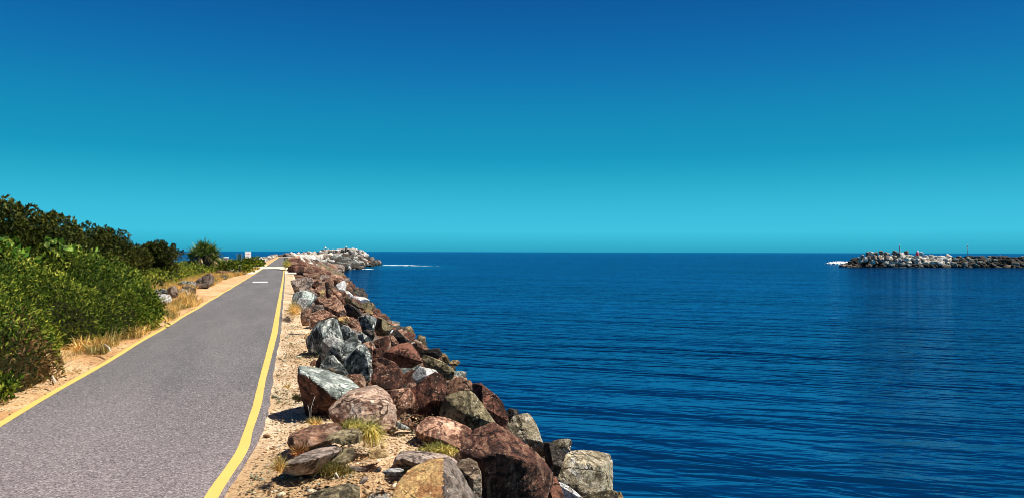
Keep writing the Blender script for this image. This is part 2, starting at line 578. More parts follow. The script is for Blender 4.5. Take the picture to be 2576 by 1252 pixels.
def bank_z(x, y):
    """height of the rubble surface (rock tops sit about here)"""
    x, y = np.asarray(x, float), np.asarray(y, float)
    rt, rw = lerp_tab(XR_TOP, y), lerp_tab(XR_W, y)
    lt = lerp_tab(XL_TOP, y)
    t = (x - rt) / (rw - rt)
    z = np.where(x > rt, SEA * t, 0.0)
    z = np.where(x < lt, np.minimum(z, SEA * (lt - x) / 5.0), z)
    z = np.where(y > Y_END, np.minimum(z, SEA * (y - Y_END) / 9.0), z)
    return np.maximum(z, -5.5)


ys = np.concatenate([np.arange(-14, 40, .5), np.arange(40, 100, 1.5), np.arange(100, 282, 3.0)])
rows = []
nl, nm, nr = 8, 60, 26
for y in ys:
    lt, rt, rw = (float(lerp_tab(t, y)) for t in (XL_TOP, XR_TOP, XR_W))
    xs = np.concatenate([np.linspace(lt - 11, lt, nl, endpoint=False), np.linspace(lt, rt, nm, endpoint=False), np.linspace(rt, rt + (rw - rt) * 2.1, nr)])
    z = bank_z(xs, np.full_like(xs, y))
    slope = (xs > rt) | (xs < lt) | (y > Y_END)
    sink = np.where(xs > rt, np.minimum(.45, (xs - rt) * 1.2), 0.0)
    n = fbm(np.stack([xs * .9, np.full_like(xs, y) * .9, 0 * xs], 1), 3)
    z = np.where(slope, z - sink + .12 * n, -.035 + .02 * n - .02 * (np.abs(xs + 1.5) > 1.4))
    rows.append(np.stack([xs, np.full_like(xs, y), z], 1))
nx = nl + nm + nr
gv = np.concatenate(rows)
ii, jj = np.meshgrid(np.arange(len(ys) - 1), np.arange(nx - 1), indexing='ij')
a = (ii * nx + jj).ravel()
gf = np.stack([a, a + 1, a + nx + 1, a + nx], 1)
xs_c = gv[gf[:, 0], 0]
ycell = gv[gf[:, 0], 1]
jm = jj.ravel()
slopeface = (jm < nl) | (jm >= nl + nm - 0) | (ycell >= Y_END - 1)
link('ground', mesh_np('ground', gv, gf, [M_SAND, RM['dark']], True, slopeface.astype(int)), kind='structure')

# ------------------------------------------------------------------ path, lines, white bar, sand drift
# traced edges of the path on the ground plane
left_px = [(-330, 1272), (0, 1068), (200, 944), (355, 857), (412, 818), (520, 757), (600, 711), (652, 681), (672, 668), (686, 657.5)]
LW = np.array([on_z(*p) for p in left_px])
_lf = np.polyfit(LW[1:, 1], LW[1:, 0], 2)
left_edge = lambda y: np.polyval(_lf, y) + .012 * np.sin(y * 1.1)
RA = grid((700, 1250, 2.03))
ra_l = [(120, 1252), (290, 1030), (385, 880), (420, 790), (500, 560), (550, 360), (645, 0)]
ra_r = [(235, 1252), (340, 1080), (440, 940), (485, 845), (503, 740), (570, 540), (605, 340), (692, 0)]
RLl = np.array([on_z(*RA(*p)) for p in ra_l] + [on_z(710, 700)])
RLr = np.array([on_z(*RA(*p)) for p in ra_r] + [on_z(714, 700)])
p_end = np.array([on_z(716.5, 648.5)])
yy_l = lambda y: np.interp(y, np.append(RLl[:, 1], 230), np.append(RLl[:, 0], RLl[-1, 0] - .25)) - .9 * np.clip(4.3 - y, 0, 9)
yy_r = lambda y: np.interp(y, np.append(RLr[:, 1], 230), np.append(RLr[:, 0], RLl[-1, 0] - .13)) - .9 * np.clip(4.3 - y, 0, 9)

LE_FAR = float(left_edge(85.0))


def path_left(y):
    y = np.asarray(y, float)
    return np.where(y > 80, np.interp(y, [80, 100, 230], [float(left_edge(80.)), LE_FAR - .05, LE_FAR + .1]), left_edge(y))


YS = np.concatenate([np.arange(-6, 30, .25), np.arange(30, 120, 1.0), np.arange(120, 236, 4.0)])


def ribbon(name, fl, fr, ys, z, mat, nxr=2, wob=0.0, **props):
    v, f = [], []
    for i, y in enumerate(ys):
        a_, b_ = float(fl(y)), float(fr(y))
        if wob:
            q = perlin(np.array([[y * 2.3, 1.7, z * 100], [y * 2.3, 9.2, z * 100]]))
            a_ += wob * q[0]
            b_ += wob * q[1]
        for j in range(nxr):
            v.append((a_ + (b_ - a_) * j / (nxr - 1), y, z))
    for i in range(len(ys) - 1):
        for j in range(nxr - 1):
            q = i * nxr + j
            f.append([q, q + 1, q + nxr + 1, q + nxr])
    return link(name, mesh_np(name, v, f, [mat]), **props)


# the asphalt sheet with a broken edge and a real thickness
v, f = [], []
for i, y in enumerate(YS):
    q = perlin(np.array([[y * 3.1, .3, 5], [y * 3.1, 7.3, 5]]))
    a_ = float(path_left(y)) - .005 + .012 * q[0]
    e = .008 + (.042 + .02 * smooth(14, 9, y)) * smooth(6.7, 7.6, y)
    b_ = float(yy_r(y)) + e + (.008 + .03 * smooth(6.7, 7.6, y)) * q[1]
    v += [(a_ - .02, y, -.09), (a_, y, 0.0), (b_, y, 0.0), (b_ + .03, y, -.09)]
for i in range(len(YS) - 1):
    for j in range(3):
        q = i * 4 + j
        f.append([q, q + 1, q + 5, q + 4])
link('path', mesh_np('path', v, f, [M_ASPH]), kind='structure')
ribbon('edge_line', yy_l, yy_r, YS[(YS < 73)], .004, M_YEL, wob=.007, kind='structure')
ribbon('edge_line', lambda y: yy_l(y), lambda y: yy_r(y), YS[YS > 90], .004, M_YEL, wob=.007, kind='structure')
ribbon('edge_line', lambda y: path_left(y), lambda y: path_left(y) + .085, YS[(YS < 78)], .004, M_YEL, wob=.007, kind='structure')
ribbon('edge_line', lambda y: path_left(y), lambda y: path_left(y) + .09, YS[(YS > 88)], .004, M_YEL, wob=.007, kind='structure')
p0, p1 = on_z(634, 710.5), on_z(674, 707.5)
yb = (p0[1] + p1[1]) / 2 + .2
vb = [(p0[0], yb - .65, .004), (p1[0], yb - .65, .004), (p1[0], yb + .65, .004), (p0[0], yb + .65, .004)]
link('painted_bar', mesh_np('painted_bar', vb, [[0, 1, 2, 3]], [M_WLINE]), kind='structure')

# sand blown over the path: a shallow ragged sheet with a crown
xs = np.linspace(-3.3, .7, 60)
ysd = np.linspace(60, 100, 90)
X, Y = np.meshgrid(xs, ysd)
nn = fbm(np.stack([X.ravel() * .9, Y.ravel() * .16, 0 * X.ravel()], 1), 4).reshape(X.shape)
rel = (X + 3.0) / 3.2
hh = .03 * (1 - ((Y - 82) / (4.0 + 13 * np.clip(rel - .55, 0, 1))) ** 2) + .035 * nn
hh += .03 * smooth(-.7, .1, X) * (1 - np.abs(Y - 80) / 20)
Z = np.clip(hh, -.02, .05)
a = (np.arange(len(ysd) - 1)[:, None] * len(xs) + np.arange(len(xs) - 1)[None]).ravel()
link('sand_drift', mesh_np('sand_drift', np.stack([X.ravel(), Y.ravel(), Z.ravel()], 1), np.stack([a, a + 1, a + len(xs) + 1, a + len(xs)], 1), [plain('drift_sand', (.86, .74, .58), .95, .01, .1, 8)], True), kind='structure')


# ------------------------------------------------------------------ boulders
def ico(n):
    bm = bmesh.new()
    bmesh.ops.create_icosphere(bm, subdivisions=n, radius=1.0)
    v = np.array([q.co for q in bm.verts])
    f = np.array([[q.index for q in t.verts] for t in bm.faces])
    bm.free()
    return v, f


ICO = {n: ico(n) for n in (2, 3, 4, 5, 6)}


def hull_planes(P):
    bm = bmesh.new()
    for p in P:
        bm.verts.new(tuple(p))
    bmesh.ops.convex_hull(bm, input=bm.verts)
    bm.normal_update()
    N, D = [], []
    for fc in bm.faces:
        if fc.calc_area() < 1e-9:
            continue
        n = np.array(fc.normal)
        N.append(n)
        D.append(n @ np.array(fc.verts[0].co))
    bm.free()
    N, D = np.array(N), np.array(D)
    c = P.mean(0)
    s = (N @ c) > D
    N[s] *= -1
    D[s] *= -1
    return N, D


def rock_shape(P, seed, lev=4, chips=8, chip=.93, sharp=90, amp=1.0, planes=()):
    """rounded convex rock through the points P, chipped and weathered"""
    r = np.random.default_rng(seed)
    P = np.asarray(P, float)
    N, D = hull_planes(P)
    c = P.mean(0)
    for _ in range(chips):
        n = r.normal(size=3)
        n /= np.linalg.norm(n)
        hgt = ((P - c) @ n).max() * (chip + .07 * (r.random() - .3))
        N = np.vstack([N, n])
        D = np.append(D, n @ c + hgt)
    for n, h_ in planes:
        N = np.vstack([N, n])
        D = np.append(D, max(h_, n @ c + .12 * np.abs((P - c) @ n).max()))
    dist = np.maximum(D - N @ c, 1e-4)
    iv, fc = ICO[lev]
    Q = P - c
    w, V = np.linalg.eigh(Q.T @ Q / len(Q))
    ext = np.sqrt(np.maximum(w, w.max() * .06))
    dirs = (iv * ext) @ V.T
    dirs /= np.linalg.norm(dirs, axis=1)[:, None]
    q = np.maximum(dirs @ N.T, 0) / dist
    qm = q.max(1, keepdims=True)
    rad = 1.0 / (qm[:, 0] * ((q / qm) ** sharp).sum(1) ** (1.0 / sharp))
    size = np.linalg.norm(Q, axis=1).mean()
    p = dirs * rad[:, None]
    o = r.random(3) * 60
    s = p / size
    bed = r.normal(size=3)
    bed /= np.linalg.norm(bed)
    st = s + 2.6 * np.outer(s @ bed, bed)
    d = .03 * fbm(s * 1.7 + o, 3) - .045 * (np.abs(fbm(st * 2.0 + o, 2)) - .2) + .02 * fbm(st * 6 + o, 3, .6)
    if lev >= 5:
        d += .011 * fbm(s * 16 + o, 3, .6)
    return c + p * (1 + amp * d * size / np.maximum(rad, .3 * size))[:, None], fc


BOULDERS = []   # traced boulders: picture centre, half size, distance


def rock_from_trace(G, out, d, inner=(), depth=.55, seed=0, lev=5, chips=3, lean=.35, sharp=110, amp=1.0, drop=.25, grow=1.04):
    """out: outline points (x, y[, off]); off = metres farther than d. inner: ridge points in front (x, y, off)."""
    px = [G(p[0], p[1]) for p in out]
    xs_, ys_ = [p[0] for p in px], [p[1] for p in px]
    wpx, hpx = max(xs_) - min(xs_), max(ys_) - min(ys_)
    sz = .5 * (wpx + hpx) * d / F
    P, O_, planes = [], [], []
    cx_, cy_ = sum(xs_) / len(xs_), sum(ys_) / len(ys_)
    BOULDERS.append((cx_, cy_, .5 * min(wpx, hpx), d))
    for p, q in zip(out, px):
        rel_ = (max(ys_) - q[1]) / max(hpx, 1)
        off = p[2] if len(p) > 2 else sz * (lean * rel_ - .05)
        qx, qy = cx_ + grow * (q[0] - cx_), cy_ + grow * (q[1] - cy_)
        O_.append(pt(qx, qy, d + off))
        # the unseen back, tapering in
        P.append(pt(cx_ + .72 * (q[0] - cx_), cy_ + .72 * (q[1] - cy_) + .1 * hpx, d + off + depth * sz))
        if not inner:   # room in front, to be cut back to a few broad faces
            P.append(pt(cx_ + .82 * (q[0] - cx_), cy_ + .82 * (q[1] - cy_), d + off - .42 * sz))
    P += O_
    if inner:
        for p in inner:
            q = G(p[0], p[1])
            P.append(pt(q[0], q[1], d + p[2]))
    else:
        r = np.random.default_rng(seed + 500)
        R3_ = CMn[:3, :3]
        O_ = np.array(O_)
        a0 = r.uniform(0, 6.28)
        for j in range(3):
            th = a0 + j * 2.09 + r.uniform(-.5, .5)
            tl = r.uniform(.35, .8)
            n = R3_ @ np.array([math.cos(th) * math.sin(tl), math.sin(th) * math.sin(tl) + .12, math.cos(tl)])
            n /= np.linalg.norm(n)
            planes.append((n, np.quantile(O_ @ n, r.uniform(.84, 1.0))))
    if drop:
        for sx_ in (-.25, .25):
            q = pt(cx_ + sx_ * wpx, max(ys_) - .05 * hpx, d + .3 * depth * sz)
            P.append(q + np.array([0, .1 * sz, -drop * sz]))
    return rock_shape(np.array(P), seed, lev, chips, .97, sharp, amp, planes)


GB = 'boulders heaped along the sea wall'


def to_grid(v):
    c = (np.linalg.inv(CMn) @ np.concatenate([v, np.ones((len(v), 1))], 1).T).T
    return W / 2 + F * c[:, 0] / -c[:, 2], H / 2 - F * c[:, 1] / -c[:, 2]


def add_rock(shapes, mat, label, group=GB, name='boulder', mat2=None, second=None):
    v = np.concatenate([s[0] for s in shapes])
    f, n = [], 0
    for s in shapes:
        f.append(s[1] + n)
        n += len(s[0])
    o, lv = about(v)
    me = mesh_np(name, lv, np.concatenate(f), [RM[mat] if isinstance(mat, str) else mat], True)
    me.set_sharp_from_angle(angle=math.radians(24))
    if mat2:
        me.materials.append(RM[mat2])
        fa = np.concatenate(f)
        me.polygons.foreach_set('material_index', second(v[fa].mean(1)).astype(np.int32))
    q = link(name, me, None, o, label=label, category='boulder', group=group)
    return q


def slope_depth(G, out, lift=.0):
    """forward distance where the lowest traced points meet the rubble slope"""
    px = [G(p[0], p[1]) for p in out]
    yb_ = max(p[1] for p in px)
    xb_ = np.mean([p[0] for p in px])
    ds = np.linspace(3, 300, 6000)
    ray = pt(xb_, yb_, 1.0) - np.array([0, 0, EYE])
    q = np.array([0, 0, EYE]) + ray * ds[:, None]
    under = q[:, 2] < np.maximum(bank_z(q[:, 0], q[:, 1]), SEA) + lift
    return float(ds[np.argmax(under)]) if under.any() else 100.0


# --- near boulders, each traced and given its own distance
HERO = [
    # label, material, grid, outline, d, inner, kwargs
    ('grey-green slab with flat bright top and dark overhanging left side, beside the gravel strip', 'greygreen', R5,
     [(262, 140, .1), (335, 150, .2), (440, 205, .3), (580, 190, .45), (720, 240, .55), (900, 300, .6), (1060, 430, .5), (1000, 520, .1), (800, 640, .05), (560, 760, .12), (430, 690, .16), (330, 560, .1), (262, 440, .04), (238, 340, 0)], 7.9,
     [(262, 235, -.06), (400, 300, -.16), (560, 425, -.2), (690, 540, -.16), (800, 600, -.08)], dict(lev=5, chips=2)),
    ('pinkish tan boulder with sunlit front, right of the grey-green slab', 'blush', R5,
     [(660, 730, 0), (700, 670, .05), (800, 600, .15), (940, 480, .3), (1050, 440, .36), (1180, 440, .4), (1290, 405, .45), (1340, 430, .45), (1450, 520, .4), (1540, 690, .2), (1565, 900, .1), (1540, 985, .05), (1360, 890, -.12), (1200, 880, -.18), (900, 905, -.16), (730, 900, -.1), (690, 840, -.05)], 7.3,
     (), dict(lev=5, chips=1, sharp=140)),
    ('small rounded rusty boulder wedged behind the grey-green slab', 'brown', R5,
     [(870, 280), (940, 255), (1020, 248), (1100, 262), (1150, 350), (1140, 430), (1060, 450), (960, 400)], 8.7, (), {}),
    ('dark maroon boulder with pale pink flecks behind the tan boulder', 'maroon', R5,
     [(1225, 380), (1250, 210), (1290, 160), (1420, 145), (1560, 140), (1620, 190), (1650, 270), (1640, 390), (1560, 455), (1400, 480), (1280, 450)], 9.2, (), dict(lev=5)),
    ('pink and maroon boulder between tan boulder and big maroon boulder', 'pink', R5,
     [(1390, 480), (1480, 470), (1640, 450), (1740, 440), (1790, 530), (1815, 640), (1760, 715), (1560, 730), (1460, 640)], 8.1, (), {}),
    ('big maroon boulder with rounded top in the middle of the foreground heap', 'maroon', R5,
     [(1735, 440), (1850, 370), (2020, 340), (2080, 230), (2125, 230), (2230, 350), (2215, 640), (2140, 800), (1950, 870), (1770, 890), (1760, 760)], 8.1, (), dict(lev=5)),
    ('smooth reddish peaked boulder standing against the water', 'brown', R7,
     [(295, 190), (350, 110), (430, 38), (490, 30), (560, 90), (600, 140), (620, 190), (480, 240), (330, 240)], 9.6, (), dict(lev=5)),
    ('long dark maroon boulder sloping down to the water with tan streaks', 'maroon', R7,
     [(590, 100), (680, 95), (760, 180), (850, 230), (900, 290), (960, 470), (910, 495), (800, 470), (730, 370), (690, 250), (600, 160)], 8.9, (), dict(lev=5)),
    ('olive grey trapezoid boulder with pale top rim behind the saddle boulder', 'olive', R7,
     [(265, 380), (330, 225), (430, 185), (560, 168), (605, 190), (690, 300), (770, 420), (840, 510), (700, 530), (450, 480), (280, 440)], 7.7,
     [(340, 260, 0.0), (560, 205, 0.02), (480, 380, -.12)], dict(lev=5, lean=.3)),
    ('white spotted tall leaning boulder at the water beside the saddle boulder', 'barnacle', R7,
     [(950, 500), (1000, 430), (1060, 440), (1150, 395), (1190, 425), (1220, 470), (1255, 610), (1345, 810), (1240, 790), (1150, 730), (1050, 650), (940, 570)], 9.0, (), dict(lev=5)),
    ('small dark boulder tucked behind the white spotted leaning boulder', 'dark', R7,
     [(930, 390), (960, 345), (1050, 360), (1065, 410), (980, 470), (930, 440)], 10.2, (), {}),
    ('small speckled boulder with white top poking up by the water', 'lichen', R7,
     [(1365, 695), (1420, 668), (1500, 655), (1570, 655), (1595, 680), (1580, 765), (1540, 795), (1440, 750)], 9.4, (), {}),
    ('black shadowed boulder below the small speckled white-topped boulder', 'dark', R7,
     [(1305, 690), (1370, 690), (1440, 740), (1535, 800), (1510, 930), (1420, 990), (1330, 830)], 8.9, (), {}),
    ('large tan block with white streaked top, rightmost of the near boulders', 'barnacle', R7,
     [(1450, 1060, -.1), (1490, 960, 0), (1530, 820, .1), (1580, 780, .25), (1700, 770, .32), (1850, 780, .36), (1970, 812, .32), (1998, 900, .2), (1998, 1190, 0), (1900, 1215, -.1), (1700, 1190, -.14), (1560, 1135, -.12)], 8.2,
     [(1700, 900, -.05), (1900, 920, -.02)], dict(lev=5, chips=3)),
    ('brown boulder at the bottom edge under the large tan block', 'olive', R7,
     [(1650, 1270), (1720, 1225), (1800, 1195), (1990, 1165), (2045, 1190), (2060, 1290), (1900, 1330), (1700, 1320)], 7.7, (), {}),
    ('small golden boulder right at the waterline beside the large tan block', 'tan', R7,
     [(2025, 1195), (2080, 1182), (2118, 1260), (2120, 1310), (2040, 1300)], 8.3, (), {}),
    ('bright white plank-like slab under the large tan block', 'white', R7,
     [(1450, 1088), (1490, 1095), (1560, 1130), (1640, 1190), (1720, 1265), (1640, 1300), (1560, 1265), (1470, 1145)], 7.0, (), dict(chips=2, drop=.1)),
    ('dark chocolate boulder left of the white plank-like slab', 'maroon', R7,
     [(1280, 1270), (1370, 1080), (1430, 1050), (1470, 1100), (1530, 1265), (1500, 1320), (1330, 1320)], 6.8, (), {}),
    ('speckled brown boulder between the orange boulder and the saddle boulder', 'speckle', R7,
     [(435, 910), (480, 860), (560, 845), (640, 890), (680, 1000), (690, 1270), (600, 1290), (540, 1200), (480, 1090)], 5.75, (), dict(lev=5)),
    ('orange tan boulder with mauve right side at the bottom of the frame', 'orange', R7,
     [(-160, 1120, -.12), (-120, 1050, .05), (-20, 950, .18), (160, 868, .38), (300, 850, .42), (400, 860, .4), (430, 950, .3), (480, 1080, .2), (560, 1190, .15), (640, 1270, .1), (640, 1400, .1), (300, 1420, -.2), (-120, 1400, -.25), (-220, 1260, -.25)], 5.05,
     [(292, 900, .12), (300, 1050, -.06), (280, 1240, -.2)], dict(lev=5, chips=2, sharp=120)),
    ('flat grey slab with black shaded front behind the orange boulder', 'mauve', R6,
     [(1755, 800, .1), (1765, 740, .02), (1790, 660, .1), (1860, 590, .3), (2050, 585, .4), (2250, 600, .42), (2480, 640, .4), (2620, 720, .3), (2640, 820, .1), (2300, 850, .06), (1930, 835, .12)], 5.9,
     [(1800, 715, -.12), (1900, 695, -.2), (2100, 765, -.2), (2400, 760, -.1)], dict(lev=5, chips=2, drop=.0)),
    ('brown flat slab lying in the sand beneath the yellow-green grass tuft', 'brown', R6,
     [(290, 470, .02), (320, 368, .1), (400, 318, .2), (640, 240, .38), (960, 198, .5), (1060, 260, .45), (900, 385, .2), (820, 440, .1), (600, 540, -.02), (425, 640, -.1), (335, 570, -.02)], 6.4,
     [(352, 385, 0.0), (425, 590, -.14), (700, 400, .1)], dict(lev=5, chips=2, drop=0)),
    ('olive stone slab under the right end of the yellow-green grass tuft', 'olive', R6,
     [(815, 440), (840, 380, .1), (1060, 290, .3), (1310, 255, .42), (1345, 345, .3), (1285, 475, .1), (1050, 505), (940, 430)], 6.15,
     [(980, 410, -.02), (1240, 350, .05)], dict(chips=3, drop=0)),
    ('mauve grey slab with dark broken front edge lying on the sand', 'mauve', R6,
     [(182, 800, .02), (215, 790, .05), (290, 728, .12), (450, 640, .26), (640, 570, .38), (940, 500, .5), (1030, 565, .42), (985, 625, .3), (840, 750, .12), (700, 860, .0), (640, 890, -.02), (390, 925, -.04), (225, 885, .0)], 5.75,
     [(290, 765, -.1), (480, 750, -.16), (640, 705, -.13), (830, 640, -.02), (1000, 590, .14)], dict(lev=5, chips=3, drop=0)),
    ('small olive stone leaning against right end of the mauve slab', 'olive', R6,
     [(885, 725), (940, 650, .1), (1010, 585, .2), (1110, 540, .28), (1195, 560, .25), (1215, 640, .15), (1180, 725, .04), (1060, 785, -.03), (925, 770, -.03)], 5.85,
     [(1040, 740, -.07), (1190, 660, .04)], dict(chips=4, drop=0)),
    ('grey olive rock cut off by bottom edge of the frame', 'olive', R6,
     [(520, 1260), (640, 1160, .1), (760, 1120, .15), (880, 1090, .2), (1000, 1060, .22), (1130, 1035, .25), (1180, 1062, .22), (1270, 1068, .2), (1280, 1180), (1260, 1330), (900, 1360), (560, 1330)], 4.85,
     [(880, 1120, .02), (1110, 1100, .06), (900, 1230, -.12)], dict(lev=5, chips=5, drop=0)),
    ('low tan stone half buried in the sand between the slabs', 'tan', R6,
     [(1380, 640), (1420, 560, .1), (1500, 545, .15), (1640, 580, .15), (1700, 660, .02), (1560, 690), (1420, 690)], 6.0, (), dict(drop=0, lev=3)),
    ('small pointed stone casting a dark spot right of the grass tuft', 'tan', R6,
     [(1570, 540), (1575, 480, .05), (1610, 465, .06), (1690, 530), (1640, 560)], 6.6, (), dict(drop=0, lev=3)),
    ('half buried flat grey stone in front of the small olive stone', 'mauve', R6,
     [(1080, 820), (1130, 780, .08), (1250, 790, .1), (1390, 830, .06), (1300, 870), (1150, 860)], 5.55, (), dict(drop=0, lev=3)),
    ('little dark grey stone lying left of the grey slab', 'dark', R6,
     [(1480, 855), (1500, 830), (1560, 815, .05), (1590, 840), (1560, 880), (1500, 885)], 5.5, (), dict(drop=0, lev=3)),
    ('wedge of brown stone sticking out of sand near the bottom rock', 'mauve', R6,
     [(1270, 1040), (1300, 970, .05), (1410, 920, .1), (1390, 990), (1330, 1045)], 5.2, (), dict(drop=0, lev=3)),
    ('low sandy grey stone at left foot of the orange boulder', 'palegrey', R6,
     [(1580, 880), (1680, 830, .1), (1830, 815, .12), (1900, 850, .1), (1800, 930), (1640, 910)], 5.35, (), dict(drop=0, lev=3)),
    ('slim blue-grey stone in the hollow right of the tan boulder', 'greygreen', R5,
     [(1555, 890), (1590, 890, .1), (1700, 950, .1), (1760, 1000), (1640, 1005), (1560, 980)], 7.2, (), dict(drop=0, lev=3)),
    ('thin reddish stone left of the saddle boulder above the sand', 'brown', R5,
     [(1630, 900), (1680, 875), (1830, 910), (1850, 950), (1780, 1000), (1700, 960)], 7.3, (), dict(drop=0, lev=3)),
    # --- the folded grey group
    ('large folded slate boulder, tallest of the grey pile by the gravel', 'slate', R4,
     [(345, 690), (440, 650), (490, 480), (540, 468), (640, 430), (700, 400), (765, 425), (850, 685), (600, 690), (560, 800), (480, 910), (425, 950), (380, 820)], 12.6,
     [(540, 500, -.02), (570, 660, -.12), (780, 500, .1)], dict(lev=5)),
    ('slate boulder with twisted bedding, right half of the grey pile top', 'slate', R4,
     [(770, 470), (920, 510), (1000, 580), (1045, 670), (940, 740), (850, 690)], 12.7, (), {}),
    ('smooth pale grey faced block in the middle of the grey pile', 'palegrey', R4,
     [(570, 690), (600, 670, .05), (700, 652, .12), (860, 692, .12), (760, 770), (640, 845), (570, 800)], 11.9, (), dict(chips=2)),
    ('tall white streaked slate slab leaning in the grey pile', 'slate', R4,
     [(610, 900), (700, 760), (790, 715), (950, 665), (1060, 690), (1090, 720), (1010, 820), (920, 910), (830, 1020), (720, 920)], 11.3,
     [(720, 770, -.02), (900, 740, -.02), (830, 960, -.2)], dict(lev=5)),
    ('wedge-shaped slate boulder at the front of the grey pile', 'slate', R4,
     [(530, 1080), (560, 980), (640, 910), (720, 900), (830, 1020), (900, 1110), (935, 1185), (760, 1180), (560, 1110)], 10.3, (), dict(lev=5)),
    ('dark green-grey slab with cracked face, right end of the grey pile', 'slate', R4,
     [(840, 1010), (900, 930), (1000, 820), (1060, 740), (1130, 755), (1200, 860), (1228, 900), (1222, 1100), (1205, 1240), (1100, 1190), (950, 1090)], 10.5,
     [(1030, 800, -.04), (1160, 900, -.05)], dict(lev=5)),
    ('black thin slab on edge at the left of the grey pile', 'dark', R4,
     [(465, 1085), (490, 980), (570, 820), (630, 860), (580, 980), (530, 1090)], 10.9, (), {}),
    ('small smooth pink stone on top of the grey pile', 'pink', R4,
     [(1110, 735), (1210, 715), (1262, 760), (1240, 825), (1165, 795)], 11.7, (), dict(drop=.8)),
    ('small rust stone on gravel at left foot of the grey pile', 'orange', R4,
     [(315, 670), (340, 620), (385, 585), (390, 640), (350, 690)], 14.6, (), dict(drop=0, lev=3)),
    ('small reddish stone on gravel in front of the grey pile', 'brown', R4,
     [(395, 1030), (420, 980), (480, 940), (480, 1030), (440, 1045)], 10.7, (), dict(drop=0, lev=3)),
    ('maroon dome-shaped boulder overhanging a black hollow', 'maroon', R4,
     [(1395, 850), (1500, 790), (1600, 745), (1740, 725), (1790, 790), (1860, 870), (1912, 990), (1760, 985), (1500, 960), (1390, 920)], 11.6,
     [(1500, 860, -.15), (1700, 820, -.12), (1750, 940, -.15)], dict(lev=5)),
    ('maroon block between the grey pile and the dome-shaped boulder', 'maroon', R4,
     [(1240, 830), (1260, 805), (1340, 800), (1410, 920), (1380, 960), (1250, 940)], 11.9, (), {}),
    ('long low maroon boulder in front of the dome-shaped boulder', 'maroon', R4,
     [(1235, 960), (1300, 930), (1380, 930), (1530, 985), (1640, 1085), (1560, 1060), (1400, 1050), (1250, 1020)], 10.6, (), {}),
    ('pale pink slab edge under the long low maroon boulder', 'pink', R4,
     [(1230, 1000), (1300, 985), (1400, 1025), (1390, 1100), (1260, 1140)], 10.1, (), {}),
    ('cream white rock below the dome-shaped boulder\'s black hollow', 'white', R4,
     [(1760, 1165), (1820, 1110), (1880, 1050), (1990, 1095), (2090, 1095), (2135, 1160), (2000, 1240), (1900, 1250), (1840, 1200)], 10.4, (), {}),
    ('pinkish peaked boulder beside the cream white rock', 'pink', R4,
     [(1920, 1290), (1960, 1180), (2080, 1120), (2160, 1200), (2200, 1290), (2060, 1340)], 9.9, (), {}),
    ('golden olive boulder with barnacle specks sloping to the water', 'olive', RT,
     [(1260, 890), (1290, 770), (1480, 830), (1640, 900), (1740, 945), (1600, 1010), (1480, 1020), (1360, 970)], 13.2, (), {}),
    ('olive angular block with yellow edge above the water', 'olive', RT,
     [(1490, 1010), (1600, 925), (1740, 955), (1880, 1060), (1912, 1100), (1885, 1210), (1740, 1190), (1600, 1090)], 12.2, (), {}),
    ('dark angular block near the waterline beyond the olive blocks', 'dark', RT,
     [(1215, 700), (1420, 690), (1600, 640), (1648, 740), (1640, 810), (1440, 800), (1260, 760)], 15.0, (), {}),
    ('ridged brown boulder leading down to the dark angular block', 'brown', RT,
     [(1050, 590), (1150, 522), (1250, 550), (1420, 675), (1440, 780), (1220, 700), (1100, 650)], 15.5, (), {}),
    ('small golden stone at the waterline next to the dark angular block', 'tan', RT,
     [(1642, 770), (1710, 745), (1760, 800), (1805, 890), (1770, 925), (1690, 850)], 19.0, (), {}),
    ('pointed golden stone awash in the water past the olive blocks', 'tan', RT,
     [(1790, 950), (1860, 880), (1960, 885), (2022, 922), (1940, 968), (1840, 970)], 17.5, (), {}),
    ('lone tan stone poking out of the water off the wall', 'tan', RT,
     [(752, 275), (770, 240), (830, 222), (885, 240), (902, 255), (840, 285)], 39.0, (), dict(lev=3)),
    ('flat white rock above the dark waterline shelf', 'white', RT,
     [(500, 335), (600, 300), (712, 288), (705, 325), (630, 365)], 22, (), {}),
    ('black waterline shelf of rock below the flat white rock', 'dark', RT,
     [(640, 390), (712, 290), (790, 300), (810, 400), (960, 455), (1050, 540), (1050, 610), (860, 560), (740, 500)], 17.5, (), {}),
    ('forked pink-brown rib of rock above the dome-shaped boulder', 'pink', RT,
     [(630, 375), (690, 385), (815, 545), (740, 610), (690, 480)], 15.5, (), {}),
    ('maroon lump left of the forked rib of rock', 'maroon', RT,
     [(310, 510), (470, 490), (600, 400), (640, 520), (520, 680), (370, 640)], 15, (), {}),
    ('black cleft rock below the slate block with a white top', 'dark', RT,
     [(100, 320), (200, 280), (330, 300), (340, 420), (280, 470), (150, 440)], 16.5, (), {}),
    ('slate block with white weathered top by the water', 'slate', R4,
     [(1045, 390), (1150, 360), (1280, 388), (1300, 430), (1250, 570), (1150, 540), (1080, 450)], 18.0, (), {}),
    ('olive gold block split by a vertical crack at the waterline', 'olive', R4,
     [(1260, 560), (1310, 388), (1360, 395), (1500, 490), (1525, 515), (1400, 560), (1300, 600)], 19.5, (), {}),
    ('round slate boulder with curved bedding right of the grey pile', 'slate', R4,
     [(1040, 620), (1110, 600), (1190, 650), (1255, 730), (1200, 730), (1060, 690)], 13.2, (), {}),
]
J_L = [(15, 560, 0), (80, 480, .1), (150, 435, .3), (300, 435, .4), (420, 480, .4), (560, 540, .3), (640, 640, 0), (560, 780, -.25), (400, 720, -.25), (300, 660, -.2), (100, 610, -.1)]
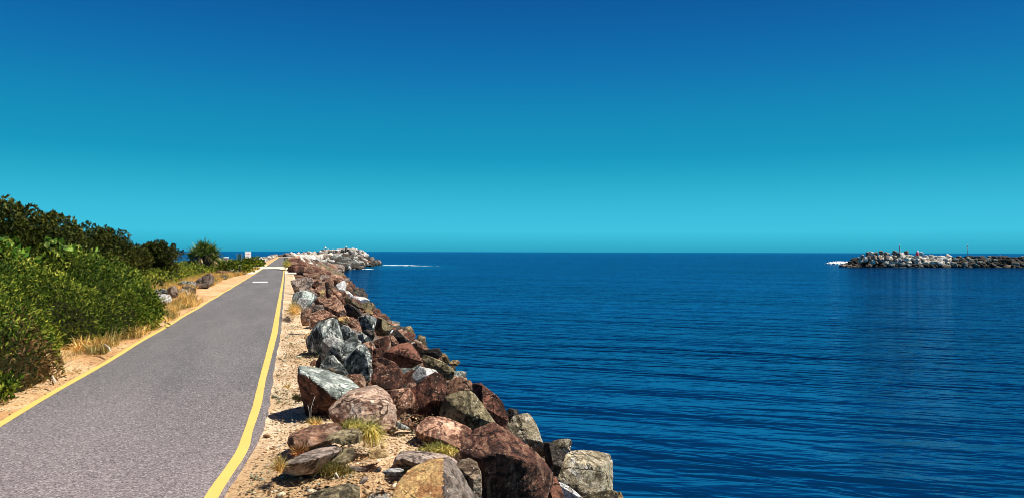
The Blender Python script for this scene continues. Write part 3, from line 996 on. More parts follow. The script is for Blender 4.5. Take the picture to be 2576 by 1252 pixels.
J_R = [(470, 770, .05), (540, 640, .3), (680, 530, .5), (800, 490, .55), (900, 540, .5), (1000, 610, .42), (1150, 740, .3), (1300, 860, .15), (1400, 1000, .05), (1390, 1100, 0), (1310, 1290, -.1), (1250, 1420, -.1), (680, 1420, -.2), (660, 1100, -.15), (640, 920, -.12)]
seed = 11
for lab, mat, G, out, d, inner, kw in HERO:
    seed += 1
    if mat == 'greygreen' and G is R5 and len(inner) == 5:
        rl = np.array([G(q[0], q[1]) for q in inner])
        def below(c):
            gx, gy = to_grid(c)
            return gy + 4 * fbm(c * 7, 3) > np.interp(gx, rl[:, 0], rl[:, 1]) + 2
        add_rock([rock_from_trace(G, out, d, inner, seed=seed, **kw)], mat, lab, mat2='maroon', second=below)  # maroon below the ridge: rusty edge colour plus the overhang's shade painted in
        continue
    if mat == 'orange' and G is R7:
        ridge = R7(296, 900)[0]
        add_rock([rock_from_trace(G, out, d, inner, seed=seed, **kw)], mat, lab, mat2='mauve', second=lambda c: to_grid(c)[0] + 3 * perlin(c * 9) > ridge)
        continue
    add_rock([rock_from_trace(G, out, d, inner, seed=seed, **kw)], mat, lab)
sp_ = R7(480, 0)[0]
add_rock([rock_from_trace(R7, J_L, 6.9, [(200, 520, .0), (400, 600, -.12)], seed=3, lev=5, chips=3, drop=.1),
          rock_from_trace(R7, J_R, 6.2, [(640, 850, -.3), (860, 800, -.3), (1080, 850, -.26), (1290, 940, -.1), (700, 1300, -.2), (1200, 1300, -.14)], seed=5, lev=6, chips=2, drop=.1)],
         rock_mat('rock_chocolate', (.095, .04, .026), (.02, .009, .007), (.5, .31, .2), .52, .16, .25, spots=.6),
         'huge saddle-backed chocolate boulder, biggest in the foreground, pink on its left hump', mat2='pink', second=lambda c: to_grid(c)[0] + 14 * fbm(c * 4, 3) < sp_)

# --- middle-distance boulders, traced; distance where each meets the slope
MID = [
    ('mauve grey broad boulder on the crest short of the painted white bar', 'mauve', R9, [(62, 200), (130, 180), (400, 110), (560, 150), (605, 230), (530, 370), (300, 330), (160, 410), (110, 340), (70, 260)]),
    ('maroon shadowed boulder right of the mauve broad boulder', 'maroon', R9, [(540, 280), (700, 180), (745, 260), (650, 360), (560, 360)]),
    ('peach boulder with angular top left of the upright brown rib', 'pink', R9, [(600, 410), (730, 340), (860, 225), (885, 330), (770, 410), (700, 460)]),
    ('upright brown rib of rock left of the white pointed rock', 'brown', R9, [(865, 235), (950, 208), (1010, 320), (1025, 480), (960, 580), (880, 400)]),
    ('tan square-faced boulder below the peach boulder', 'tan', R9, [(695, 500), (760, 410), (890, 400), (830, 560), (740, 560)]),
    ('peach sloping slab between upright rib and white pointed rock', 'pink', R9, [(1020, 340), (1100, 375), (1250, 500), (1260, 570), (1150, 560), (1050, 450)]),
    ('white pointed rock with dark striped right side, against the water', 'white', R9, [(1145, 305), (1280, 232), (1325, 240), (1352, 300), (1330, 420), (1305, 550), (1235, 450), (1160, 350)]),
    ('smooth white rock just right of the white pointed rock', 'white', R9, [(1335, 440), (1420, 460), (1515, 550), (1430, 600), (1310, 560)]),
    ('long white rock lowest of the white rocks by the water', 'white', R9, [(1500, 585), (1600, 578), (1780, 598), (1875, 650), (1865, 700), (1700, 710), (1570, 650)]),
    ('olive flat ledge jutting into the water below the long white rock', 'olive', R9, [(1680, 740), (1880, 700), (2000, 715), (2052, 800), (1990, 855), (1860, 800), (1740, 820)]),
    ('grey brown hump on the crest behind the white-capped slate boulder', 'mauve', R9, [(240, 400), (320, 322), (440, 360), (590, 430), (690, 510), (600, 570), (430, 480), (300, 480)]),
    ('slate boulder with gleaming white cap on the crest', 'greygreen', R9, [(150, 490), (300, 440), (420, 440), (560, 480), (690, 570), (560, 650), (400, 640), (250, 720), (165, 755), (88, 745), (90, 640)]),
    ('cream and grey rock at foot of the white-capped slate boulder', 'palegrey', R9, [(285, 810), (215, 700), (280, 600), (500, 640), (410, 750), (330, 830)]),
    ('smooth chestnut slab right of the white-capped slate boulder', 'brown', R9, [(575, 630), (740, 578), (830, 600), (890, 655), (740, 720), (600, 680)]),
    ('large mottled pink boulder in the middle of the slope', 'pink', R9, [(800, 710), (900, 620), (1060, 570), (1150, 600), (1190, 680), (1290, 780), (1370, 940), (1390, 1040), (1180, 1040), (1060, 920), (860, 840)]),
    ('purple grey round boulder behind the pink crest boulder', 'mauve', R9, [(560, 850), (640, 770), (740, 755), (830, 820), (860, 900), (640, 920), (560, 960)]),
    ('brown streaked boulder on the crest beside the dry grass', 'brown', R9, [(295, 1010), (320, 900), (450, 820), (570, 860), (540, 970), (420, 1100), (310, 1255)]),
    ('pink crest boulder with pale rim above the grey pile', 'pink', R9, [(515, 1100), (560, 970), (720, 888), (880, 888), (1050, 990), (1165, 1060), (960, 1140), (700, 1220), (540, 1260)]),
    ('orange rust boulder right of the pink crest boulder', 'orange', R9, [(1165, 1070), (1260, 1040), (1420, 1040), (1445, 1140), (1300, 1200), (1200, 1170)]),
    ('dimpled pale pink boulder right of the orange rust boulder', 'pink', R9, [(1415, 1050), (1520, 1048), (1625, 1150), (1640, 1260), (1480, 1255), (1390, 1190)]),
    ('near-black ribbed slab on the lower slope above the slate block', 'dark', R9, [(1315, 790), (1400, 720), (1500, 800), (1640, 860), (1745, 965), (1720, 1020), (1560, 1010), (1350, 920)]),
    ('small brown wedge above the near-black ribbed slab', 'brown', R9, [(1285, 690), (1370, 640), (1490, 700), (1390, 740)]),
    ('long olive strip of rock running down to the ledge', 'olive', R9, [(1310, 600), (1400, 580), (1600, 690), (1710, 810), (1640, 840), (1490, 750)]),
    ('tan and white lump at the waterline under the olive ledge', 'tan', R9, [(1745, 940), (1840, 860), (1940, 875), (2000, 960), (1970, 1015), (1850, 1005)]),
]
for lab, mat, G, out in MID:
    seed += 1
    d = slope_depth(G, out, .12) * .985
    add_rock([rock_from_trace(G, out, d - (.6 if mat == 'white' else 0), (), seed=seed, lev=5, chips=2 if mat == 'white' else 3, depth=.5, grow=1.25 if mat == 'white' else 1.04)], mat, lab)

# --- left verge rocks
LEFT = [
    ('flat grey stone, front of the rocks beside the left verge', 'palegrey', [(355, 1070), (400, 1035), (480, 1015), (560, 1035), (590, 1090), (560, 1150), (470, 1170), (390, 1130)], 'dgrey'),
    ('dark grey stone behind the flat front stone, left verge', 'slate', [(325, 1000), (340, 950), (450, 930), (520, 960), (540, 1020), (430, 1050), (350, 1060)], 'dgrey'),
    ('reddish brown stone at left end of the verge rocks', 'brown', [(145, 1050), (190, 1030), (330, 1030), (335, 1080), (300, 1110), (190, 1080)], ''),
    ('pale pinkish stone under left end of the verge rocks', 'pink', [(265, 1120), (320, 1080), (400, 1140), (440, 1190), (350, 1215), (290, 1190)], ''),
    ('small charcoal stone at top left of the verge rocks', 'slate', [(225, 1010), (260, 985), (310, 980), (310, 1030), (240, 1030)], ''),
    ('mauve pointed stone draped with dry grass on left verge', 'mauve', [(530, 960), (580, 905), (650, 895), (700, 960), (680, 1040), (600, 1060), (545, 1030)], ''),
    ('pale stone half hidden by dry grass on left verge', 'palegrey', [(700, 1000), (760, 930), (830, 950), (890, 1000), (800, 1020)], ''),
    ('dark flat topped stone beside bright scrub on left verge', 'slate', [(705, 850), (780, 815), (940, 815), (975, 880), (960, 920), (800, 880)], ''),
    ('mauve stone leaning below the dark flat topped stone', 'mauve', [(780, 900), (870, 890), (960, 930), (970, 990), (860, 1010), (790, 960)], ''),
    ('peaked charcoal stone, tallest of the verge rocks', 'mauve', [(970, 860), (1000, 790), (1080, 745), (1180, 700), (1240, 740), (1245, 810), (1180, 870), (1060, 900), (990, 910)], ''),
    ('brown leaning slab in dry grass on left verge', 'brown', [(1080, 870), (1090, 800), (1170, 790), (1190, 850), (1140, 900)], ''),
    ('long reddish stone far along the left verge rocks', 'brown', [(1280, 660), (1340, 645), (1470, 655), (1460, 710), (1360, 700)], ''),
    ('rounded dark stone near far end of the left verge rocks', 'mauve', [(1460, 680), (1490, 630), (1560, 610), (1640, 650), (1650, 700), (1540, 700)], ''),
    ('small dark stone below the long reddish verge stone', 'slate', [(1380, 740), (1420, 715), (1450, 730), (1440, 770), (1395, 775)], ''),
    ('grey boulder in the green mound below the white sign', 'mauve', [(1740, 560), (1770, 510), (1800, 500), (1815, 550), (1800, 600), (1750, 600)], ''),
    ('little grey upright stone beside the black post', 'mauve', [(1600, 620), (1630, 590), (1665, 600), (1660, 640), (1610, 650)], ''),
]
for lab, mat, out, _ in LEFT:
    seed += 1
    bx = [R2(*p) for p in out]
    yb_ = max(p[1] for p in bx)
    g = on_z(np.mean([p[0] for p in bx]), yb_, 0.0)
    d = float((np.linalg.inv(CMn) @ np.append(g, 1))[2] * -1)
    add_rock([rock_from_trace(R2, out, d, (), seed=seed, lev=4, chips=3, drop=.1, grow=1.22)], mat, lab, 'rocks along the left verge')

# --- filler boulders: shared shapes, placed over the slope
SHAPES = []
for i in range(14):
    r = np.random.default_rng(900 + i)
    P = np.array([[a_, b_, c_] for a_ in (-1, 1) for b_ in (-1, 1) for c_ in (-1, 1)], float) * np.array([r.uniform(.62, .85), r.uniform(.5, .7), r.uniform(.42, .58)])
    P += r.normal(size=P.shape) * .17
    v, fcs = rock_shape(P, 40 + i, 4, 3, .8, 110, .9)
    v2, f2 = rock_shape(P, 40 + i, 3, 3, .8, 110, .9)
    me_ = mesh_np('boulder', v, fcs, [RM['brown']], True)
    me_.set_sharp_from_angle(angle=math.radians(24))
    SHAPES.append((me_, v2, f2))

cand = []
y = 6.5
r = np.random.default_rng(77)
while y < 262:
    near = y < 62
    step_ = .62 if y < 20 else (.8 if y < 45 else (1.2 if y < 80 else (1.6 if y < 120 else 2.1)))
    rt, rw = float(lerp_tab(XR_TOP, y)), float(lerp_tab(XR_W, y))
    x = rt + .15
    while x < rw - .25:
        xx, yy2 = x + r.uniform(-.3, .3) * step_, y + r.uniform(-.3, .3) * step_
        t = (xx - rt) / (rw - rt)
        if xx < rt + .1 or (y < 8 and xx < 2.6):
            x += step_
            continue
        sz = step_ * r.uniform(.42, .78)
        if t > .85:
            sz *= .75
        sink = (.3 + .12 * step_) if y < 60 else -.05 * step_
        if y >= 62 and t < .12:
            sink -= .1
        z = float(bank_z(xx, yy2)) - sink + r.uniform(-.1, .1) * step_
        cand.append((xx, yy2, z, sz, t))
        x += step_ * 1.05
    y += step_ * .95
# left flank far along the path, and a rim of pale rocks at the far crest
y = 82
while y < 250:
    for x in (-4.0, -5.2, -6.6):
        if r.random() < .8:
            sz = r.uniform(.35, .7)
            cand.append((x + r.uniform(-.5, .5), y, (.12 if x > -4.5 else float(bank_z(x, y)) - .1), sz, -1))
    y += 1.7
# round the head of the wall
for _ in range(150):
    x = r.uniform(-4, 29)
    yy2 = Y_END + r.uniform(-6, 7)
    rw = float(lerp_tab(XR_W, yy2))
    z = float(bank_z(x, yy2))
    cand.append((x, yy2, z + r.uniform(0, .5), r.uniform(.7, 1.2), 2))


def pick_mat(x, y, t, r):
    q = r.random()
    if t == -1:
        return 'palegrey' if q < .35 else ('mauve' if q < .75 else 'pink')
    if y > 150:
        if (t < .16 and t != 2) or (y < 185 and t < .35):
            return 'cream' if q < .5 else ('palegrey' if q < .75 else 'mauve')
        if t == 2:
            return 'mauve' if q < .4 else ('concrete' if q < .6 else 'dark')
        return 'dark' if q < .55 else ('slate' if q < .74 else ('mauve' if q < .9 else ('brown' if q < .93 else 'palegrey')))
    if y > 95:
        if t < .5:
            return 'palegrey' if q < .2 else ('pink' if q < .34 else ('cream' if q < .62 else ('mauve' if q < .8 else 'brown')))
        return 'brown' if q < .36 else ('mauve' if q < .62 else ('pink' if q < .7 else ('tan' if t > .85 else 'olive')))
    if t > .85:
        return 'tan' if q < .3 else ('olive' if q < .65 else ('dark' if q < .85 else 'brown'))
    if y > 50:
        return 'brown' if q < .3 else ('maroon' if q < .68 else ('pink' if q < .78 else ('mauve' if q < .9 else 'dark')))
    if y > 20:
        return 'brown' if q < .28 else ('pink' if q < .45 else ('maroon' if q < .74 else ('mauve' if q < .86 else ('dark' if q < .94 else 'slate'))))
    return 'maroon' if q < .4 else ('brown' if q < .65 else ('dark' if q < .8 else ('slate' if q < .92 else 'pink')))


CN = {'cream': 'cream', 'maroon': 'maroon', 'pink': 'pinkish', 'brown': 'brown', 'slate': 'slate grey', 'dark': 'near-black', 'palegrey': 'pale grey', 'olive': 'olive', 'tan': 'tan', 'mauve': 'mauve grey', 'concrete': 'cream', 'white': 'white'}
TB = np.array(BOULDERS)
_c = np.array([c[:4] for c in cand])
_gx, _gy = to_grid(_c[:, :3])
_d = np.linalg.norm(_c[:, :2], axis=1)
hides = ((np.hypot(_gx[:, None] - TB[None, :, 0], _gy[:, None] - TB[None, :, 1]) < .75 * TB[None, :, 2] + .6 * (_c[:, 3] * F / _d)[:, None]) & (_d[:, None] < TB[None, :, 3] - .1)).any(1) & (_c[:, 1] < 62)
cand = [c for c, q in zip(cand, hides) if not q]
cand = [(c, pick_mat(c[0], c[1], c[4], r)) for c in cand]
order = sorted(range(len(cand)), key=lambda i: -cand[i][0][3] / math.hypot(cand[i][0][0], cand[i][0][1]) + (10 if cand[i][0][4] < 0 else 0))
N_SOLO = 296 - len(HERO) - 1 - len(MID) - len(LEFT)
solo = set(order[:N_SOLO])


def section(y):
    for lim, s in ((10, 'beside the saddle-backed boulder'), (15, 'near the grey slate pile'), (23, 'just past the grey slate pile'), (34, 'around the white-capped slate boulder'), (50, 'level with the painted white bar'), (74, 'between white bar and sand drift'), (95, 'level with the sand drift')):
        if y < lim:
            return s
    return 'beyond the sand drift'


def rowname(t):
    return 'crest' if t < .2 else ('upper slope' if t < .5 else ('lower slope' if t < .82 else 'waterline'))


keyed = {}
for i in solo:
    (x, y, z, sz, t), mt = cand[i]
    big = 'small' if sz < .42 else ('mid-sized' if sz < .56 else 'big')
    keyed.setdefault((big, mt, rowname(t), section(y)), []).append(i)
ORD = ['nearest', 'second nearest', 'third nearest', 'fourth nearest', 'fifth nearest', 'sixth nearest', 'seventh nearest', 'eighth nearest', 'ninth nearest', 'tenth nearest', 'eleventh nearest', 'twelfth nearest', 'thirteenth nearest', 'fourteenth nearest', 'fifteenth nearest', 'sixteenth nearest']
for (big, mt, row, sec), ids in keyed.items():
    ids.sort(key=lambda i: cand[i][0][1])
    for q, i in enumerate(ids):
        (x, y, z, sz, t), _ = cand[i]
        lab = f'{big} {CN[mt]} boulder, {row} {sec}'
        if len(ids) > 1:
            lab += f', {ORD[min(q, 15)]} of {len(ids)}'
        o = link('boulder', SHAPES[int(r.integers(len(SHAPES)))][0], None, (x, y, z), label=lab, category='boulder', group=GB)
        o.scale = (sz * r.uniform(.9, 1.2), sz * r.uniform(.9, 1.2), sz * r.uniform(.85, 1.2))
        o.rotation_euler = (r.uniform(-.5, .5), r.uniform(-.5, .5), r.uniform(0, 6.28))
        o.material_slots[0].link = 'OBJECT'
        o.material_slots[0].material = RM[mt]

# --- the far breakwater across the channel: rubble surface + individual blocks at its head
FB0, FB1 = pt(2133, 660, 223), pt(2900, 668, 223)
fdir = np.array([FB1[0] - FB0[0], FB1[1] - FB0[1], 0])
flen = np.linalg.norm(fdir)
fdir /= flen
fn = np.array([-fdir[1], fdir[0], 0])
if fn[1] < 0:
    fn = -fn


def fb(s, n, z):
    return np.array([FB0[0], FB0[1], 0]) + fdir * s + fn * n + np.array([0, 0, z])


def fb_top(s):
    return SEA + np.interp(s, [0, 4, 9, 14, 40, 60, 200], [.2, 2.0, 3.4, 3.5, 3.3, 3.0, 3.0])


prof = [(-.5, -1), (0, .0), (3.5, 1), (9, 1), (13, 0), (14, -1)]
v, f = [], []
ss = np.linspace(-1, flen, 60)
for s in ss:
    for n_, k in prof:
        zt = fb_top(s) - .5
        v.append(fb(s, n_, SEA - 1.0 + (zt - SEA + 1.0) * max(k, 0)))
for i in range(len(ss) - 1):
    for j in range(len(prof) - 1):
        q = i * len(prof) + j
        f.append([q, q + 1, q + len(prof) + 1, q + len(prof)])
mound = mesh_np('breakwater', v, f, [RM['dark']], True)
link('breakwater', mound, None, label='rubble core of the far breakwater across the channel', category='breakwater')
farset = []
s = 0.5
while s < flen:
    for k in range(5):
        t = k / 4.0
        sz = r.uniform(.7, 1.3)
        zt = fb_top(s)
        z = SEA + (zt - SEA) * t - .45 + r.uniform(-.15, .2)
        n_ = 3.8 * t + r.uniform(-.3, .3)
        px_s = s / flen
        q = r.random()
        if 11 < s < 32 and .3 < t:
            mt = 'cream' if q < .7 else 'palegrey'
        elif s < 11:
            mt = 'mauve' if q < .3 else ('dark' if q < .94 else 'concrete')
        else:
            mt = 'dark' if q < .72 else ('slate' if q < .95 else 'mauve')
        p = fb(s + r.uniform(-.6, .6), n_, z)
        farset.append((p[0], p[1], p[2], sz, mt))
    s += 1.35

# --- everything left over as one heap
mats = sorted({m for _, m in cand} | {q[4] for q in farset})
mi = {m: i for i, m in enumerate(mats)}
V, Fc, Mi, n = [], [], [], 0
for i in range(len(cand)):
    if i in solo:
        continue
    (x, y, z, sz, t), mt = cand[i]
    _, v2, f2 = SHAPES[int(r.integers(len(SHAPES)))]
    R = np.array(Matrix.Rotation(r.uniform(0, 6.28), 3, 'Z') @ Matrix.Rotation(r.uniform(-.6, .6), 3, 'X'))
    vv = (v2 * np.array([r.uniform(.9, 1.3), r.uniform(.9, 1.3), r.uniform(.9, 1.3)]) * sz) @ R.T + np.array([x, y, z])
    V.append(vv)
    Fc.append(f2 + n)
    Mi.append(np.full(len(f2), mi[mt]))
    n += len(vv)
for x, y, z, sz, mt in farset:
    _, v2, f2 = SHAPES[int(r.integers(len(SHAPES)))]
    R = np.array(Matrix.Rotation(r.uniform(0, 6.28), 3, 'Z') @ Matrix.Rotation(r.uniform(-.7, .7), 3, 'X'))
    vv = (v2 * np.array([r.uniform(.9, 1.3), r.uniform(.9, 1.3), r.uniform(.8, 1.2)]) * sz) @ R.T + np.array([x, y, z])
    V.append(vv)
    Fc.append(f2 + n)
    Mi.append(np.full(len(f2), mi[mt]))
    n += len(vv)
link('boulders', mesh_np('boulders', np.concatenate(V), np.concatenate(Fc), [RM[m] for m in mats], False, np.concatenate(Mi)), None, kind='stuff',
     label='far boulders heaped on the end of the wall and on the breakwater opposite', category='boulders')


# --- cast concrete blocks crowning both heads
def block_mesh(seed):
    rr = np.random.default_rng(seed)
    P = np.array([[a, b, c] for a in (-.5, .5) for b in (-.5, .5) for c in (-.5, .5)], float) * (1, .9, .9)
    P += rr.normal(size=P.shape) * .04
    return mesh_np('concrete_block', *rock_shape(P, seed, 3, 3, .96, 60, .35), [RM['concrete']], True)


BLK = [block_mesh(s_) for s_ in range(4)]
spots = []
for (zx, zy, dd, s_) in [(1080, 235, 250, 2.1), (1150, 225, 252, 1.5), (1210, 222, 253, 1.6), (1270, 215, 253, 1.4), (1330, 215, 253, 1.5), (1390, 210, 254, 1.4), (1450, 205, 254, 1.5),
                         (1540, 205, 252, 1.6), (1600, 215, 251, 1.9), (1660, 215, 252, 1.7), (1720, 225, 251, 1.6), (1770, 225, 252, 1.5), (1650, 280, 247, 2.2), (1590, 250, 248, 1.8), (1480, 295, 246, 2.0), (1820, 270, 249, 1.7), (1860, 300, 248, 1.7), (1760, 290, 247, 1.8), (1700, 320, 245, 1.8),
                         (1030, 245, 246, 1.4), (800, 255, 225, 1.5), (890, 262, 232, 1.4), (720, 272, 214, 1.2), (660, 275, 206, 1.0), (600, 275, 200, 1.1), (460, 270, 140, .75), (1310, 345, 240, 1.9)]:
    q = R3(zx, zy)
    spots.append((pt(q[0], q[1], dd), s_))
NAMES = ['largest block near the white-topped lamp', 'block right of the largest one']
for i, (p, s_) in enumerate(spots):
    where = 'left part' if i in (19, 20, 21, 22, 23, 24, 25) else ('right shoulder' if i in (12, 13, 14, 15, 16, 17, 18, 26) else 'skyline')
    kn = {'left part': [19, 21, 20, 22, 23, 24, 25], 'right shoulder': [26, 14, 13, 12, 18, 17, 15, 16], 'skyline': list(range(12))}[where]
    pos_ = kn.index(i) + 1
    nth = ['first', 'second', 'third', 'fourth', 'fifth', 'sixth', 'seventh', 'eighth', 'ninth', 'tenth', 'eleventh', 'twelfth'][pos_ - 1]
    side = 'right' if where == 'left part' else 'left'
    lab = f'pale concrete block on the {where} of the wall head, {nth} from {side}'
    o = link('concrete_block', BLK[i % 4], None, p, label=lab, category='concrete block', group='concrete blocks at the head of the wall')
    o.scale = (s_, s_ * .9, s_)
    o.rotation_euler = (r.uniform(-.5, .5), r.uniform(-.5, .5), r.uniform(0, 3))
fspots = [(470, 285, .8), (520, 260, 1.0), (590, 235, 1.3), (630, 225, 1.3), (690, 235, 1.3), (760, 215, 1.3), (820, 235, 1.4), (850, 240, 1.2), (600, 285, 1.5), (680, 280, 1.5), (740, 285, 1.5), (830, 280, 1.5), (930, 215, 1.3), (980, 240, 1.4), (1080, 215, 1.2), (1270, 230, 1.2), (560, 300, 1.4), (500, 315, 1.3), (650, 330, 1.4)]
up = sorted(range(len(fspots)), key=lambda i: fspots[i][0])
for i, (zx, zy, s_) in enumerate(fspots):
    q = R8(zx, zy)
    nth = up.index(i) + 1
    lab = f'upright armour block on the far breakwater head, number {nth} of {len(fspots)} from left'
    p = pt(q[0], q[1], 224.5 if zy < 260 else 222)
    o = link('concrete_block', BLK[i % 4], None, p, label=lab, category='concrete block', group='armour blocks on the far breakwater')
    o.scale = (s_ * .8, s_ * .8, s_ * 1.05)
    o.location.z -= .35
    o.rotation_euler = (r.uniform(-.4, .4), r.uniform(-.4, .4), r.uniform(0, 3))
    o.material_slots[0].link = 'OBJECT'
    o.material_slots[0].material = RM['mauve' if r.random() < .75 else 'concrete']


# ------------------------------------------------------------------ foam
def foam(name, cx, cy, lx, ly, rot, seed, lab, hgt=.12, thr=.1):
    nu, nv = 60, 24
    u, w = np.meshgrid(np.linspace(-1, 1, nu), np.linspace(-1, 1, nv))
    n_ = fbm(np.stack([u.ravel() * 7 * max(.6, lx / 12), w.ravel() * 2.2, np.full(u.size, seed * 3.1)], 1), 4).reshape(u.shape)
    hh = (1 - u ** 2) * (1 - w ** 2) + 1.1 * n_ - thr - .35
    x, y = u * lx, w * ly
    X_ = cx + x * math.cos(rot) - y * math.sin(rot)
    Y_ = cy + x * math.sin(rot) + y * math.cos(rot)
    Z_ = SEA + np.clip(hh, -.4, 1) * hgt
    a_ = (np.arange(nv - 1)[:, None] * nu + np.arange(nu - 1)[None]).ravel()
    return link(name, mesh_np(name, np.stack([X_.ravel(), Y_.ravel(), Z_.ravel()], 1), np.stack([a_, a_ + 1, a_ + nu + 1, a_ + nu], 1), [M_FOAM], True), kind='stuff', label=lab, category='foam')


q = on_z(985, 667, SEA)
foam('sea_foam', q[0] + 2, q[1], 8, 4.5, -.3, 1, 'white foam streaming off the tip of the wall', .1, .25)
q = on_z(1050, 668, SEA)
foam('sea_foam', q[0], q[1], 11, 3.0, -.25, 2, 'thin foam trail on the water past the wall tip', .06, .62)
q = on_z(905, 677, SEA)
foam('sea_foam', q[0], q[1] + 2, 8, 5.0, .3, 3, 'small foam patch in front of the wall head', .06, .6)
q = on_z(2112, 663.5, SEA)
foam('sea_foam', q[0] + 1.5, q[1] + 2, 4.4, 3.5, -.2, 4, 'breaking white wave at left end of the far breakwater', 1.0, -.35)
q = on_z(2545, 667.5, SEA)
foam('sea_foam', q[0], q[1], 6.5, 2.0, -.29, 5, 'white wash along the foot of the far breakwater', .8, -.1)


# ------------------------------------------------------------------ foliage tools
def leaves(pos, axis, length, width, fold=.25, seed=0, droop=0.0):
    """folded diamond leaves: 4 verts, 2 triangles sharing the midrib"""
    rr = np.random.default_rng(seed)
    n_ = len(pos)
    axis = axis / np.linalg.norm(axis, axis=1)[:, None]
    side = np.cross(axis, rr.normal(size=(n_, 3)))
    side /= np.linalg.norm(side, axis=1)[:, None]
    nor = np.cross(side, axis)
    L = (length * rr.uniform(.65, 1.35, n_))[:, None]
    Wd = (width * rr.uniform(.7, 1.3, n_))[:, None]
    mid = pos + axis * L * .5
    tip = pos + axis * L
    if droop:
        tip = tip + np.array([0, 0, -1]) * L * droop
    v = np.stack([pos, mid + side * Wd * .5 + nor * Wd * fold, tip, mid - side * Wd * .5 + nor * Wd * fold], 1).reshape(-1, 3)
    b = np.arange(n_)[:, None] * 4
    return v, np.concatenate([b + np.array([0, 1, 2]), b + np.array([0, 2, 3])])


def blades(pos, dirs, length, width, curve, seed=0, seg=4):
    """grass or strap leaves: tapering ribbons that arch over"""
    rr = np.random.default_rng(seed)
    n_ = len(pos)
    dirs = dirs / np.linalg.norm(dirs, axis=1)[:, None]
    L = length * rr.uniform(.55, 1.3, n_)
    hor = dirs.copy()
    hor[:, 2] = 0
    side = np.cross(dirs, np.array([0, 0, 1.0]) + rr.normal(size=(n_, 3)) * .4)
    side /= np.maximum(np.linalg.norm(side, axis=1), 1e-6)[:, None]
    p, d = pos.copy(), dirs.copy()
    vs = []
    cv = curve * rr.uniform(.4, 1.6, n_)
    for k in range(seg + 1):
        t = k / seg
        wd = width * (1 - t ** 1.6) * .5 + 1e-4
        vs += [p - side * wd, p + side * wd]
        p = p + d * (L / seg)[:, None]
        d = d + np.array([0, 0, -1.0]) * (cv / seg)[:, None]
        d /= np.linalg.norm(d, axis=1)[:, None]
    v = np.stack(vs, 1).reshape(-1, 3)
    b = np.arange(n_)[:, None] * (2 * (seg + 1))
    f = np.concatenate([b + np.array([2 * k, 2 * k + 1, 2 * k + 3, 2 * k + 2]) for k in range(seg)])
    return v, f


def crown_leaves(clumps, n_each, length, width, rr, up=.5, seed=0, rosette=6):
    pos, ax = [], []
    for c, rad in clumps:
        m = int(n_each * (rad / .6) ** 2)
        k = max(1, m // rosette)
        u = rr.normal(size=(k, 3))
        u[:, 2] += .25
        u /= np.linalg.norm(u, axis=1)[:, None]
        q = c + u * rad * (1 - .55 * rr.random((k, 1)) ** 2.2)
        q = np.repeat(q, rosette, 0)
        uu = np.repeat(u, rosette, 0)
        a_ = uu * .6 + rr.normal(size=q.shape) * .75
        a_[:, 2] += up
        pos.append(q)
        ax.append(a_)
    return leaves(np.concatenate(pos), np.concatenate(ax), length, width, seed=seed)


# ------------------------------------------------------------------ dark coastal trees
def make_tree(label, base, height, rx, ry, seed, n_cl=34, n_each=430, length=.075, width=.036, lean=(0, 0)):
    rr = np.random.default_rng(seed)
    t = thing('coastal_tree', label, 'tree', base, 0, 'dark trees behind the scrub')
    clumps = []
    for _ in range(n_cl):
        u = rr.normal(size=3)
        u /= np.linalg.norm(u)
        k = rr.random() ** .45
        c = np.array([u[0] * rx * k + lean[0], u[1] * ry * k + lean[1], height * (.55 + .36 * u[2] * k)])
        cr = rr.uniform(.2, .42) * min(1, height / 2.6) * (1.2 - .35 * k)
        if c[2] + cr > height:
            c[2] = height - cr * rr.uniform(.8, 1.1)
        clumps.append((c, cr))
    v, f = crown_leaves(clumps, n_each, length, width, rr, .55, seed)
    link('crown', mesh_np('crown', v, f, [M_TREE]), t)
    m = MB()
    m.tube([(0, 0, -.2), (.05, .03, height * .25), (lean[0] * .5, lean[1] * .5, height * .5)], [.1, .08, .055], 7)
    for c, cr in clumps[::3]:
        m.tube([(0.03, .02, height * .22), tuple(c * .55 + np.array([0, 0, height * .1])), tuple(c)], [.05, .03, .012], 5)
    m.obj('trunk', M_BARK, t, True)
    return t


def tree_at(label, px, ptop, d, wpx, seed, squash=.8, **kw):
    top = pt(px, ptop, d)
    gz = .1
    hgt = top[2] - gz
    rx = wpx * .5 * d / F
    return make_tree(label, (top[0], top[1], gz), hgt, rx, rx * squash, seed, **kw)


tree_at('tallest dark tree at the left edge of the frame', 10, 494, 15.5, 300, 1, n_cl=120, n_each=1900, length=.085)
tree_at('dark tree second from left with a step-down crown', 110, 528, 17, 190, 2, n_cl=90, n_each=1600, length=.085)
tree_at('dark rounded tree in the middle of the tree row', 205, 548, 21, 170, 3, n_cl=90, n_each=1400, length=.09)
tree_at('dark tree with sloping right shoulder right of row middle', 272, 566, 28, 130, 4, n_cl=80, n_each=1100, length=.1)
tree_at('low dark tree filling the dip before the last tree', 330, 607, 35, 110, 5, n_cl=60, n_each=950, length=.11)
tree_at('last dark tree at the right end, open sea beside it', 398, 600, 40, 112, 6, n_cl=75, n_each=950, length=.115, width=.055)
tree_at('low spreading dark bush at right foot of the last tree', 440, 646, 41, 60, 7, n_cl=22, n_each=380)
tree_at('dark low tree between scrub and the tree row middle', 230, 612, 22, 190, 9, n_cl=70, n_each=1200)

